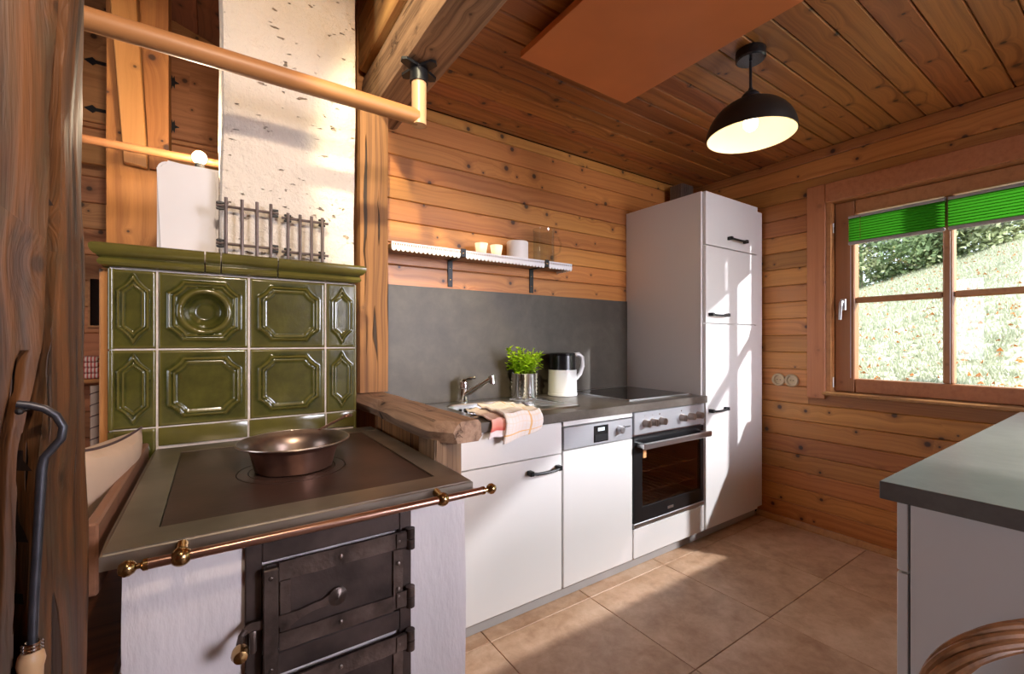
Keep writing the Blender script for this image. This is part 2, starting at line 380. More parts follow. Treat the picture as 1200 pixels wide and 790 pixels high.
M['blind'] = mk_trans('green_pleated_fabric', (0.028,0.16,0.010), (0.04,0.24,0.012), 0.55)
M['leaf'] = mk_trans('basil_leaf', (0.42,0.64,0.03), (0.48,0.66,0.05), 0.25)
M['frost'] = mk_trans('frosted_glass', (0.85,0.80,0.72), (0.9,0.82,0.70), 0.5)
M['tree_leaf'] = mk_trans('tree_leaf_green', (0.20,0.27,0.15), (0.28,0.36,0.16), 0.4)
M['tree_leaf2'] = mk_trans('tree_leaf_pale', (0.42,0.46,0.28), (0.42,0.48,0.24), 0.4)
M['grass'] = mk_trans('dry_grass', (0.52,0.54,0.42), (0.48,0.50,0.36), 0.35)
M['fallen'] = mk_trans('fallen_leaf', (0.45,0.16,0.05), (0.5,0.2,0.05), 0.3)
def mk_ground():
    k = N('meadow_ground'); v = k.obj(); n = k.noise(v, 7, 6, 0.75)
    k.l(k.ramp(n, [(0.36,(0.16,0.18,0.10)),(0.5,(0.48,0.47,0.36)),(0.66,(0.74,0.72,0.62))]), k.b.inputs['Base Color'])
    k.set(Roughness=0.95); k.bump(n, 0.8, 0.05); return k.m
M['ground'] = mk_ground()
def mk_towel():
    k = N('checked_towel'); uv = k.n('ShaderNodeUVMap').outputs[0]; sp = k.n('ShaderNodeSeparateXYZ'); k.l(uv, sp.inputs[0])
    def band(c, per, w, ph=0.0):
        f = k.math('FRACT', k.math('ADD', k.math('DIVIDE', c, per), ph)); return k.math('LESS_THAN', k.math('ABSOLUTE', k.math('SUBTRACT', f, 0.5)), w/2)
    u, w = sp.outputs[0], sp.outputs[1]
    thin = k.math('MAXIMUM', band(u, 0.10, 0.18), band(w, 0.05, 0.2))
    thick = k.math('MAXIMUM', band(u, 0.95, 0.05, 0.80), band(w, 0.95, 0.04, 0.64))
    c = k.mix(k.math('MULTIPLY', thin, 0.28), (0.84,0.77,0.73), (0.84,0.55,0.28))
    c = k.mix(k.math('MULTIPLY', thick, 0.75), c, (0.86,0.46,0.10)); k.l(c, k.b.inputs['Base Color'])
    k.set(Roughness=0.9); k.bump(k.noise(k.obj(), 500, 2), 0.2, 0.001); return k.m
M['towel'] = mk_towel()
def mk_towel2():
    k = N('red_striped_towel'); uv = k.n('ShaderNodeUVMap').outputs[0]; sp = k.n('ShaderNodeSeparateXYZ'); k.l(uv, sp.inputs[0]); w = sp.outputs[1]
    c = k.ramp(w, [(0.0,(0.80,0.72,0.68)),(0.45,(0.72,0.50,0.44)),(0.62,(0.72,0.24,0.18)),(0.74,(0.62,0.10,0.09)),(0.78,(0.80,0.72,0.72)),(1.0,(0.80,0.74,0.78))])
    k.l(c, k.b.inputs['Base Color']); k.set(Roughness=0.9); return k.m
M['towel_red'] = mk_towel2()
def mk_stripe():
    k = N('red_striped_cloth'); w = k.n('ShaderNodeTexWave'); w.inputs['Scale'].default_value = 22; w.inputs['Distortion'].default_value = 0.4; k.l(k.obj(), w.inputs[0])
    k.l(k.ramp(w.outputs['Fac'], [(0.35,(0.50,0.09,0.08)),(0.6,(0.72,0.60,0.55))]), k.b.inputs['Base Color']); k.set(Roughness=0.9); return k.m
M['stripe'] = mk_stripe()

# ------------------------------------------------------------------ boards, made in loops sharing mesh data
PLK = {}
def plank_mesh(L, w, t=0.02, mat=None, ch=0.004):
    key = (round(L,3), round(w,3), round(t,3), mat.name)
    if key in PLK: return PLK[key]
    bm = new(); a = w/2
    prof = [(-a,-t),(-a,-ch),(-a+ch,0),(a-ch,0),(a,-ch),(a,-t)]
    rings(bm, [[(-L/2,p,q) for p,q in prof], [(L/2,p,q) for p,q in prof]])
    bmesh.ops.recalc_face_normals(bm, faces=bm.faces)
    me = bpy.data.meshes.new('plank'); bm.to_mesh(me); bm.free(); me.materials.append(mat); PLK[key] = me; return me
def plank(parent, L, w, X, Y, loc, mat, t=0.02, name='plank'):
    o = bpy.data.objects.new(name, plank_mesh(L, w, t, mat)); COL.objects.link(o)
    o.parent = parent; o.matrix_local = orient(X, Y, loc); return o

# ------------------------------------------------------------------ room shell
YB, XE, ZC = 2.10, 3.087, 2.36
def shell(name, boxes, mat):
    bm = new()
    for b in boxes: box(bm, *b)
    return struct(name, bm, mat, smooth=0)
floor = shell('floor', [(-3.2,3.3,-2.7,3.6,-0.12,-0.010)], M['fgrout'])
TP = 0.535
bm = new(); box(bm, -TP/2+0.0015, TP/2-0.0015, -TP/2+0.0015, TP/2-0.0015, -0.012, 0.0, 0.0012)
bmesh.ops.recalc_face_normals(bm, faces=bm.faces)
tile_me = bpy.data.meshes.new('tile'); bm.to_mesh(tile_me); bm.free(); tile_me.materials.append(M['tile'])
for i in range(-1, 5):
    for j in range(-8, 2):
        o = bpy.data.objects.new('tile', tile_me); COL.objects.link(o); o.parent = floor
        o.location = (0.90+TP*(i+0.5), 0.945+TP*(j+0.5), 0)
for j in range(-10, 0):
    for i in range(2): plank(floor, 2.0, 0.26, (0,1,0), (-1,0,0), (0.27+0.262*j, -1.6+2.02*i, 0.001), M['floorboard'], 0.01)

wall_back = shell('wall_back', [(0.60,3.3,2.12,2.28,0,2.6)], M['pine_back'])
for k in range(-1, 9):
    z0 = 1.444+0.107*k; z1 = min(z0+0.107, ZC)
    if z1-z0 > 0.02: plank(wall_back, 2.46, z1-z0-0.002, (1,0,0), (0,0,1), (0.628+1.23, YB, (z0+z1)/2), M['pine'])
WY0, WY1, WZ0, WZ1 = -1.11, 1.14, 0.86, 2.04
wall_right = shell('wall_right', [(3.107,3.27,-2.7,WY0,0,2.6),(3.107,3.27,WY1,2.28,0,2.6),(3.107,3.27,WY0,WY1,0,WZ0-0.005),(3.107,3.27,WY0,WY1,WZ1+0.005,2.6)], M['pine_back'])
for k in range(0, 22):
    z0 = 0.0235+0.1083*k; z1 = min(z0+0.1083, ZC); zc = (z0+z1)/2
    if z1-z0 < 0.03: continue
    if 0.78 < z0 < 0.82:
        plank(wall_right, 0.846, z1-z0-0.002, (0,-1,0), (0,0,1), (XE, YB-0.423, zc), M['pine'])
        plank(wall_right, 3.85, 0.853-z0, (0,-1,0), (0,0,1), (XE, 1.252-1.925, (z0+0.853)/2), M['pine']); continue
    if zc < 0.83 or zc > 2.08:
        plank(wall_right, 2.45, z1-z0-0.002, (0,-1,0), (0,0,1), (XE, YB-1.225, zc), M['pine'])
        plank(wall_right, 2.2, z1-z0-0.002, (0,-1,0), (0,0,1), (XE, YB-2.452-1.1, zc), M['pine'])
    else:
        plank(wall_right, 0.94, z1-z0-0.002, (0,-1,0), (0,0,1), (XE, YB-0.47, zc), M['pine'])
        plank(wall_right, 1.4, z1-z0-0.002, (0,-1,0), (0,0,1), (XE, -1.86, zc), M['pine'])
shell('wall_rear', [(-3.2,3.3,-2.86,-2.7,0,4.6)], M['pine_far'])
shell('wall_left', [(-3.36,-3.2,-2.7,3.6,0,4.6)], M['pine_far'])
wall_far = shell('wall_far', [(-3.2,0.62,3.48,3.64,0,4.6)], M['pine_back'])
for k in range(0, 27):
    plank(wall_far, 3.6, 0.148, (1,0,0), (0,0,1), (-1.2+0.0, 3.46, 0.10+0.15*k), M['pine_far'])
shell('wall_partition', [(0.56,0.72,2.13,3.6,0,4.2)], M['pine_far'])
ceiling = shell('ceiling', [(0.70,3.3,-2.7,2.28,2.38,2.50)], M['pine_back'])
for k in range(-14, 31):
    y1 = 0.705+0.1045*(14-k)
    if y1-0.052 < -2.2 or y1-0.1045 > YB: continue
    y0 = y1-0.1045; y1 = min(y1, YB)
    if y1-y0 > 0.02: plank(ceiling, 2.36, y1-y0-0.003, (1,0,0), (0,-1,0), (0.735+1.18, (y0+y1)/2, ZC), M['pine_ceil'])
# open sloping roof over the left room, boards running front to back
bm = new()
SL = -0.33
def zs(x): return 3.10+SL*x
prism(bm, [(-3.36,zs(-3.36)+0.02),(0.80,zs(0.80)+0.02),(0.80,zs(0.80)+0.14),(-3.36,zs(-3.36)+0.14)], -2.8, 3.64, 'Y')
roof = struct('ceiling_left', bm, M['pine_back'], smooth=0)
nx = Vector((1,0,SL)).normalized()
for k in range(25):
    x = 0.62-0.155*k
    plank(roof, 6.1, 0.162, (0,1,0), tuple(nx), (x, 0.42, zs(x)+0.005), M['pine_dark'])
shell('wall_gable', [(0.60,0.74,-2.7,2.28,2.86,3.2)], M['pine_back'])
# skirting strip along the window wall
bm = new(); prism(bm, [(3.087,0),(3.055,0),(3.055,0.012),(3.070,0.034),(3.087,0.034)], -2.6, 1.56, 'Y')
struct('baseboard_right', bm, M['pine_win'])

# ------------------------------------------------------------------ window
win = bpy.data.objects.new('window_1', None); COL.objects.link(win); win.location = (3.1, 0.4, 0.86); win['kind'] = 'structure'
win['label'] = 'pine framed window with a green pleated blind above the counter'
bx('casing', M['pine_win_z'], win, 3.062,3.087,1.152,1.252,0.825,2.130, 0.004)
bx('casing', M['pine_win_z'], win, 3.062,3.087,-1.22,-1.12,0.825,2.130, 0.004)
bm = new(); box(bm, 3.060,3.087,-1.119,1.151,2.015,2.128, 0.004)
o = part('casing', bm, M['pine_win'], win)
bm = new()   # reveal lining
box(bm, 3.07,3.26,1.125,1.150,0.862,2.04); box(bm, 3.07,3.26,-1.12,-1.095,0.862,2.04); box(bm, 3.07,3.26,-1.095,1.125,2.008,2.04)
part('reveal', bm, M['pine_win'], win)
bx('sill', M['pine_win'], win, 3.012,3.26,-1.15,1.150,0.856,0.874, 0.004)
sash = bx('sash', M['pine_win_z'], win, 3.120,3.185,1.022,1.122,0.876,2.006, 0.005)
bx('sash_rail', M['pine_win'], sash, 3.120,3.185,-0.989,1.021,0.876,0.957, 0.005)
bx('sash_rail', M['pine_win'], sash, 3.120,3.185,-0.989,1.021,1.925,2.006, 0.005)
bx('sash_stile', M['pine_win_z'], sash, 3.120,3.185,-1.092,-0.990,0.876,2.006, 0.005)
for y in (0.625, 0.215): bx('muntin', M['pine_win_z'], sash, 3.124,3.180,y-0.021,y+0.021,0.958,1.924, 0.006)
for ya, yb in ((0.647,1.021),(0.237,0.603)): bx('muntin', M['pine_win'], sash, 3.126,3.178,ya,yb,1.402,1.435, 0.006)
for ya, yb in ((0.647,1.021),(0.237,0.603),(-0.989,0.193)):
    for za, zb in ((0.958,1.401),(1.436,1.924)): bx('pane', M['pane'], sash, 3.150,3.154,ya,yb,za,zb, 0)
h = bx('handle_plate', M['steel'], sash, 3.108,3.120,1.062,1.092,1.36,1.43, 0.004)
bm = new(); cyl(bm, (3.12,1.077,1.412),(3.085,1.077,1.412),0.008); tube(bm, [(3.088,1.077,1.412),(3.082,1.078,1.40),(3.080,1.080,1.36),(3.080,1.082,1.305)], [0.009,0.010,0.009,0.008], 10)
part('handle', bm, M['steel'], h)
bm = new()
for z in (0.93, 1.86): cyl(bm, (3.105,1.128,z-0.03),(3.105,1.128,z+0.03),0.007)
part('hinge', bm, M['hinge'], sash)
def pleated(y0, y1, name):
    t = thing('pleated_blind', name, 'blind', (3.11,(y0+y1)/2,1.745), 'green pleated blinds in the window')
    bm = new(); n = 9; pts = []
    for i in range(2*n+1):
        z = 1.760+0.135*i/(2*n); pts.append((3.106 if i % 2 else 3.092, z))
    for (xa, za), (xb, zb) in zip(pts, pts[1:]):
        vs = [bm.verts.new(p) for p in ((xa,y0,za),(xa,y1,za),(xb,y1,zb),(xb,y0,zb))]; bm.faces.new(vs)
    part('pleats', bm, M['blind'], t, smooth=0)
    bx('bottom_rail', M['plinth'], t, 3.088,3.110,y0,y1,1.742,1.760, 0.003)
    bx('top_rail', M['plinth'], t, 3.088,3.114,y0,y1,1.895,1.910, 0.003)
    bx('tension_cord', M['steel'], t, 3.1125,3.1145,y1-0.006,y1-0.004,0.96,1.74, 0)
    bx('end_bracket', M['steel'], t, 3.105,3.120,y1-0.02,y1+0.002,1.895,1.915, 0.002); bx('end_bracket', M['steel'], t, 3.105,3.120,y0-0.002,y0+0.02,1.895,1.915, 0.002)
    return t
b1 = pleated(0.632, 1.045, 'green pleated blind at the handle end of the window, with a bead chain')
bm = new()
for k in range(11): ball(bm, (3.086,0.985,1.895-0.012*k), 0.003, 6)
cyl(bm, (3.086,0.985,1.895),(3.086,0.985,1.77),0.0008,seg=6)
part('bead_chain', bm, M['brass'], b1)
pleated(-0.99, 0.620, 'green pleated blind over the second column of panes, cut by the frame edge')

# ------------------------------------------------------------------ outdoors: sloping meadow and trees
def hz(x, y):
    s = 0.15+0.283*(min(x,15.0)-3.3)-0.31*(max(-4.0,min(y,8.0))-2.0)*min(1,(x-3.3)/11.5)
    if x > 15: s -= 0.15*(x-15)
    return s+0.10*noise.noise((x*0.5,y*0.5,0))+0.04*noise.noise((x*1.7,y*1.7,3))
bm = new(); sheet(bm, lambda u,v: (3.35+22*u, -12+26*v, hz(3.35+22*u,-12+26*v)), 90, 100)
struct('meadow_ground', bm, M['ground'])
def tufts(name, n, mat, label, cat, size, flat=False):
    vs=[]; fs=[]
    for i in range(n):
        x = 3.6+11.5*rng.random()**0.8; lim = 0.12*x
        y = lim+ (0.42*x+0.5)*rng.random(); z = hz(x,y); a = rng.random()*2*PI; s = size*(0.6+0.8*rng.random())
        c, d = math.cos(a), math.sin(a); b = len(vs)
        if flat:
            vs += [(x-c*s,y-d*s,z+0.02),(x+d*s*.5,y-c*s*.5,z+0.03+0.03*rng.random()),(x+c*s,y+d*s,z+0.02),(x-d*s*.5,y+c*s*.5,z+0.02)]; fs.append((b,b+1,b+2,b+3))
        else:
            for q in range(3):
                a2 = a+q*2.1; c, d = math.cos(a2), math.sin(a2); b = len(vs); ln = s*(0.7+0.6*rng.random())
                vs += [(x-d*s*.12,y+c*s*.12,z-0.01),(x+d*s*.12,y-c*s*.12,z-0.01),(x+c*ln*.7,y+d*ln*.7,z+ln*.8)]; fs.append((b,b+1,b+2))
    me = bpy.data.meshes.new(name); me.from_pydata(vs, [], fs); me.materials.append(mat)
    o = bpy.data.objects.new(name, me); COL.objects.link(o); o['kind']='stuff'; o['label']=label; o['category']=cat
tufts('meadow_grass', 30000, M['grass'], 'sunlit yellowish grass covering the slope outside the window', 'grass', 0.06)
tufts('fallen_leaves', 1100, M['fallen'], 'scattered reddish fallen leaves on the slope outside the window', 'leaves', 0.026, True)
def tree(x, y, h, r, n, mat, label, name, lean=0.0, leafs=0.10, bare=0.0):
    z0 = hz(x, y)-0.1; t = thing(name, label, 'tree' if name != 'shrub' else 'shrub', (x,y,z0), 'trees and shrubs above the slope')
    bm = new(); top = Vector((x+lean, y+lean*0.6, z0+h*0.75)); tube(bm, [(x,y,z0),(x+lean*.3,y,z0+h*.35),top], [0.05*h*0.4,0.035*h*0.4,0.012*h*0.4], 7)
    for k in range(6):
        a = k*1.05+x; p = Vector((x+lean*.3,y,z0+h*(.25+.08*k))); q = p+Vector((math.cos(a)*r*.8, math.sin(a)*r*.8, h*.22)); tube(bm, [p,(p+q)/2+Vector((0,0,.05*h)),q], [0.012*h,0.008*h,0.003*h], 5)
    part('trunk', bm, M['bark'], t)
    vs=[]; fs=[]
    cl = [(rng.normal(0,.42)*r, rng.normal(0,.42)*r, h*(.04+.88*rng.random()**(1.5 if name == 'shrub' else 0.9))) for _ in range(22)]
    for i in range(int(n*1.9)):
        c = cl[i % len(cl)]; s = r*0.24; leafs_ = leafs*0.62
        px, py, pz = x+lean*.6+c[0]+rng.normal(0,s), y+c[1]+rng.normal(0,s), z0+c[2]+rng.normal(0,s*.8)
        if pz < hz(px,py): continue
        a = rng.normal(0,1,3); b_ = rng.normal(0,1,3); a /= np.linalg.norm(a); b_ -= a*(a@b_); b_ /= np.linalg.norm(b_); l = leafs_*(.6+.8*rng.random()); k = len(vs)
        for q in (a*l, b_*l*.5, -a*l, -b_*l*.5): vs.append((px+q[0]-x, py+q[1]-y, pz+q[2]-z0))
        fs.append((k,k+1,k+2,k+3))
    me = bpy.data.meshes.new('foliage'); me.from_pydata(vs, [], fs); me.materials.append(mat); o = bpy.data.objects.new('foliage', me); COL.objects.link(o); o.parent = t
tree(12.6, 5.35, 2.4, 0.9, 1100, M['tree_leaf2'], 'pale leaning birch with thin white stems beyond the slope', 'birch_tree', 0.3, 0.07)
tree(15.0, 6.3, 3.6, 1.3, 2600, M['tree_leaf'], 'tall dark green tree at the handle side of the window view', 'tree', 0, 0.11)
tree(15.4, 4.9, 3.0, 1.3, 2600, M['tree_leaf'], 'rounded dark green tree behind the pale birch', 'tree', 0, 0.11)
tree(15.3, 3.7, 2.2, 1.1, 2200, M['tree_leaf'], 'lower bushy tree seen left of the window muntin', 'shrub', 0, 0.10)
tree(15.2, 2.9, 2.0, 1.1, 2200, M['tree_leaf2'], 'light green bush at the crest seen right of the muntin', 'shrub', 0, 0.09)
tree(14.9, 2.1, 2.0, 1.1, 2200, M['tree_leaf2'], 'light green bush at the crest near the right edge of the photo', 'shrub', 0, 0.09)
tree(15.2, 1.2, 2.4, 1.2, 2000, M['tree_leaf'], 'green tree at the crest cut off by the right edge of the photo', 'tree', 0, 0.10)

# ------------------------------------------------------------------ fitted kitchen
YF = 1.508; ZT = 0.86
def bow_handle(parent, x0, x1, z, y=YF, mat=None):
    bm = new()
    pts = [(x0+0.012,y,z),(x0+0.012,y-0.022,z),(x0+0.04,y-0.028,z-0.004),((x0+x1)/2,y-0.029,z-0.005),(x1-0.04,y-0.028,z-0.004),(x1-0.012,y-0.022,z),(x1-0.012,y,z)]
    for a, b in zip(pts[1:-1], pts[2:-1]):
        tube(bm, [a, b], 0.0065, 8)
    for xx in (x0+0.012, x1-0.012): box(bm, xx-0.010,xx+0.010,y-0.030,y,z-0.010,z+0.010,0.002)
    return part('handle', bm, mat or M['black'], parent)
# plinth board
solo('plinth', (lambda b: (box(b,0.67,3.03,1.552,1.568,0.004,0.095), b)[1])(new()), M['plinth'], 'grey plinth board running along the floor under the white cupboards', 'plinth', (1.85,1.56,0))
# sink unit
t = thing('sink_cabinet', 'white base cabinet under the sink with one black bow handle', 'cabinet', (0.99,1.80,0))
bx('body', M['white'], t, 0.67,1.288,1.530,2.08,0.098,0.70, 0.001)
bx('drawer_front', M['white'], t, 0.675,1.287,YF,YF+0.019,0.680,0.816, 0.0015)
d = bx('door', M['white'], t, 0.675,1.287,YF,YF+0.019,0.073,0.675, 0.0015); bow_handle(d, 1.093, 1.271, 0.622)
# dishwasher
t = thing('dishwasher', 'slim built-in dishwasher with a silver control strip and white front', 'dishwasher', (1.525,1.80,0))
bx('body', M['white_in'], t, 1.296,1.754,1.530,2.08,0.098,0.815, 0.001)
bx('door', M['white'], t, 1.297,1.753,YF,YF+0.019,0.073,0.684, 0.0015)
bx('top_strip', M['white'], t, 1.297,1.753,YF,YF+0.019,0.797,0.817, 0.001)
p = bx('control_panel', M['panel'], t, 1.299,1.751,YF-0.002,YF+0.019,0.690,0.790, 0.002)
q = bx('display', M['blackp'], p, 1.482,1.578,YF-0.004,YF-0.0015,0.700,0.778, 0.001)
bx('program_window', M['lcd'], q, 1.508,1.552,YF-0.005,YF-0.004,0.752,0.768, 0)
bx('door_grip', M['black'], q, 1.488,1.572,YF-0.006,YF-0.0035,0.706,0.735, 0.001)
bm = new(); lathe(bm, [(0.019,0.0),(0.018,-0.024),(0.014,-0.027)], (1.655,YF-0.002,0.744), 24, 'Y'); part('knob', bm, M['steel'], p)
cu = bpy.data.curves.new('lettering','FONT'); cu.body = 'Bomann'; cu.size = 0.016; cu.extrude = 0.0003
oc = bpy.data.objects.new('lettering_curve', cu); COL.objects.link(oc); me = bpy.data.meshes.new_from_object(oc); bpy.data.objects.remove(oc)
o = bpy.data.objects.new('lettering', me); COL.objects.link(o); o.parent = p; o.location = Vector((1.684,YF-0.0026,0.748))-wroot(p); o.rotation_euler = (PI/2,0,0); me.materials.clear(); me.materials.append(M['blackp'])
# oven
t = thing('oven', 'built-in steel oven with six knobs and a glass door', 'oven', (2.065,1.80,0))
bm = new()
for b in ((1.762,1.780,1.53,2.06,0.24,0.815),(2.352,2.370,1.53,2.06,0.24,0.815),(1.78,2.352,2.03,2.06,0.24,0.815),(1.78,2.352,1.53,2.03,0.24,0.275),(1.78,2.352,1.53,2.03,0.69,0.815)): box(bm, *b)
part('body', bm, M['enamel'], t)
p = bx('control_panel', M['panel'], t, 1.763,2.370,YF-0.004,1.53,0.700,0.815, 0.003)
for x in (1.845,1.905,1.975,2.150,2.230,2.305):
    bm = new(); lathe(bm, [(0.021,0.0),(0.020,-0.006),(0.018,-0.030),(0.015,-0.033)], (x,YF-0.004,0.755), 24, 'Y'); box(bm, x-0.004,x+0.004,YF-0.040,YF-0.030,0.738,0.772,0.002); kn = part('knob', bm, M['knob'], p)
for x, c in ((1.845,'steel'),(1.905,'steel'),(1.962,'brass'),(2.150,'brass'),(2.230,'steel'),(2.305,'steel')):
    bx('indicator', M[c], p, x-0.003,x+0.003,YF-0.0052,YF-0.0038,0.789,0.795, 0)
d = bm = new()
for b in ((1.765,1.830,0.250,0.690),(2.335,2.368,0.250,0.690),(1.830,2.335,0.620,0.690),(1.830,2.335,0.250,0.325)): box(bm, b[0],b[1],YF,1.528,b[2],b[3],0.001)
d = part('door', bm, M['blackp'], t)
bx('door_glass', M['ovenglass'], d, 1.830,2.335,1.511,1.515,0.325,0.620, 0)
bx('bottom_trim', M['steel'], d, 1.763,2.370,YF-0.004,1.528,0.226,0.249, 0.002)
bm = new(); box(bm, 1.785,2.372,YF-0.052,YF-0.036,0.632,0.664,0.004)
for x in (1.80, 2.345): box(bm, x-0.012,x+0.012,YF-0.040,YF+0.001,0.637,0.659,0.002)
part('handle', bm, M['steel'], d)
bx('badge', M['steel'], d, 2.035,2.085,YF-0.0012,YF+0.001,0.272,0.286, 0)
for z in (0.38, 0.49):
    bm = new()
    for k in range(12): cyl(bm, (1.80+0.045*k,1.545,z),(1.80+0.045*k,2.0,z),0.0025,seg=6)
    cyl(bm,(1.785,1.545,z),(2.348,1.545,z),0.004,seg=8); cyl(bm,(1.785,2.0,z),(2.348,2.0,z),0.004,seg=8); part('oven_rack', bm, M['chrome'], t)
bx('sticker', M['sticker'], d, 1.838,1.862,1.509,1.5105,0.575,0.612, 0)
bx('baking_tray', M['hobglass'], t, 1.80,2.33,1.56,2.0,0.300,0.315, 0.004)
bx('drawer_front', M['white'], t, 1.762,2.370,YF,YF+0.019,0.073,0.221, 0.0015)
# tall cupboard
t = thing('tall_cabinet', 'tall white cupboard with three doors in the corner by the window', 'cabinet', (2.68,1.80,0))
bm = new(); box(bm, 2.376,2.394,1.530,2.098,0.098,2.060,0.001); part('side_panel', bm, M['white'], t)
bx('body', M['white'], t, 2.395,2.978,1.530,2.098,0.098,2.060, 0.001)
for z0, z1, hx0, hx1, hzz in ((0.073,1.279,2.414,2.598,0.768),(1.286,1.741,2.414,2.604,1.336),(1.748,2.060,2.613,2.815,1.808)):
    d = bx('door', M['white'], t, 2.391,2.975,YF,YF+0.019,z0,z1, 0.0015); bow_handle(d, hx0, hx1, hzz)
bx('filler_strip', M['white'], t, 2.980,3.064,1.524,1.545,0.073,2.040, 0.001)
# boxed vent duct with upright ribs above the cupboard
bm = new(); box(bm, 2.80,2.92,1.95,2.05,2.0615,2.315)
for k in range(6): box(bm, 2.802+0.022*k,2.812+0.022*k,1.944,1.951,2.0615,2.315)
for k in range(5): box(bm, 2.794,2.801,1.954+0.021*k,1.964+0.021*k,2.0615,2.315)
solo('vent_duct', bm, M['duct'], 'short boxy vent duct standing on top of the tall cupboard', 'duct', (2.86,2.0,2.06))
# worktop with a cut-out for the sink bowl
SX0,SX1,SY0,SY1 = 0.92,1.285,1.645,1.975
bm = new()
for b in ((0.655,SX0,1.495,2.088),(SX1,2.374,1.495,2.088),(SX0,SX1,1.495,SY0),(SX0,SX1,SY1,2.088)): box(bm, b[0],b[1],b[2],b[3],0.820,ZT,0)
box(bm, 2.374,2.386,1.495,1.5075,0.820,ZT,0)
bmesh.ops.remove_doubles(bm, verts=bm.verts, dist=0.0005)
solo('worktop', bm, M['worktop'], 'dark stone worktop along the wooden back wall', 'worktop', (1.5,1.79,0.82))
solo('backsplash', (lambda b: (box(b,0.655,2.375,2.089,2.0995,0.861,1.452,0.001), b)[1])(new()), M['splash'], 'dark grey stone panel on the wall behind the sink', 'backsplash', (1.5,2.095,0.86))
# sink
t = thing('sink', 'stainless steel inset sink with a ridged drainer', 'sink', (1.16,1.82,0.86))
bm = new(); ox0,ox1,oy0,oy1 = 0.83,1.50,1.60,2.055
def rr(x0,x1,y0,y1,r,z,n=6):
    pts=[]
    for cx,cy,a in ((x1-r,y1-r,0),(x0+r,y1-r,1),(x0+r,y0+r,2),(x1-r,y0+r,3)):
        for k in range(n+1):
            q=(a+k/n)*PI/2; pts.append((cx+r*math.cos(q),cy+r*math.sin(q),z))
    return pts
rings(bm, [rr(ox0,ox1,oy0,oy1,0.03,0.8605),rr(ox0+.004,ox1-.004,oy0+.004,oy1-.004,0.03,0.866),rr(ox0+.02,ox1-.02,oy0+.02,oy1-.02,0.03,0.865),rr(ox0+.024,ox1-.024,oy0+.024,oy1-.024,0.03,0.8635),
  rr(SX0+.001,SX1-.001,SY0+.001,SY1-.001,0.06,0.8635),rr(SX0+.006,SX1-.006,SY0+.006,SY1-.006,0.06,0.856),rr(SX0+.012,SX1-.012,SY0+.012,SY1-.012,0.06,0.74),rr(SX0+.04,SX1-.04,SY0+.04,SY1-.04,0.05,0.715)], cap0=False)
part('bowl', bm, M['steel'], t, fix=True)
bm = new()
for k in range(7):
    y = 1.70+0.045*k; cyl(bm, (1.315,y,0.864),(1.465,y,0.864),0.004,seg=8)
part('drainer_ridges', bm, M['steel'], t)
bm = new()
for k in range(3): box(bm, 1.01+0.03*k,1.025+0.03*k,1.960,1.966,0.815,0.840)
part('overflow', bm, M['blackp'], t)
# tap
t = thing('tap', 'chrome mixer tap with a long lever behind the sink bowl', 'tap', (1.065,2.02,0.864))
bm = new(); lathe(bm, [(0.026,0.864),(0.026,0.872),(0.023,0.876),(0.022,0.935),(0.026,0.94),(0.025,0.972),(0.012,0.984)], (1.065,2.02,0), 20); part('base', bm, M['chrome'], t)
bm = new(); tube(bm, [(1.068,2.01,0.905),(1.10,1.985,0.930),(1.145,1.95,0.965),(1.17,1.932,0.985)], [0.016,0.015,0.014,0.015], 12); cyl(bm,(1.176,1.928,1.002),(1.180,1.924,0.962),0.018,seg=14); part('spout', bm, M['chrome'], t)
bm = new(); tube(bm, [(1.065,2.02,0.970),(1.085,2.00,0.985),(1.115,1.985,0.992)], [0.013,0.010,0.011], 10); part('lever', bm, M['chrome'], t)
# ceramic hob
t = thing('hob', 'black glass hob set in the worktop above the oven', 'hob', (2.09,1.84,0.86))
bx('glass', M['hobglass'], t, 1.835,2.355,1.598,2.070,0.8605,0.866, 0.001)
bm = new()
for b in ((1.825,2.365,1.590,1.598),(1.825,2.365,2.070,2.078),(1.825,1.835,1.598,2.070),(2.355,2.365,1.598,2.070)): box(bm, *b, 0.8605, 0.867, 0.001)
part('steel_edge', bm, M['steel'], t)
# plant in perforated can
t = thing('potted_herb', 'bright green herb in a perforated steel pot beside the kettle', 'plant', (1.425,1.985,ZT))
bm = new(); lathe(bm, [(0.070,0.8665),(0.073,0.87),(0.073,0.998),(0.076,1.003),(0.070,1.004),(0.068,0.99)], (1.425,1.985,0), 40, cap1=False); can = part('pot', bm, M['chrome'], t)
bm = new()
for i in range(20):
    a = 2*PI*i/20
    for z in (0.890,0.910,0.930,0.950,0.970): 
        if (i//2) % 2 == 0: bmesh.ops.create_uvsphere(bm, u_segments=6, v_segments=4, radius=0.0042, matrix=Matrix.Translation((1.425+0.0722*math.cos(a),1.985+0.0722*math.sin(a),z)))
part('holes', bm, M['blackp'], can, kind='stuff')
bm = new(); lathe(bm, [(0.067,0.985),(0.067,0.992)], (1.425,1.985,0), 24); part('soil', bm, M['soil'], t)
bm = new(); lv = []; lf = []
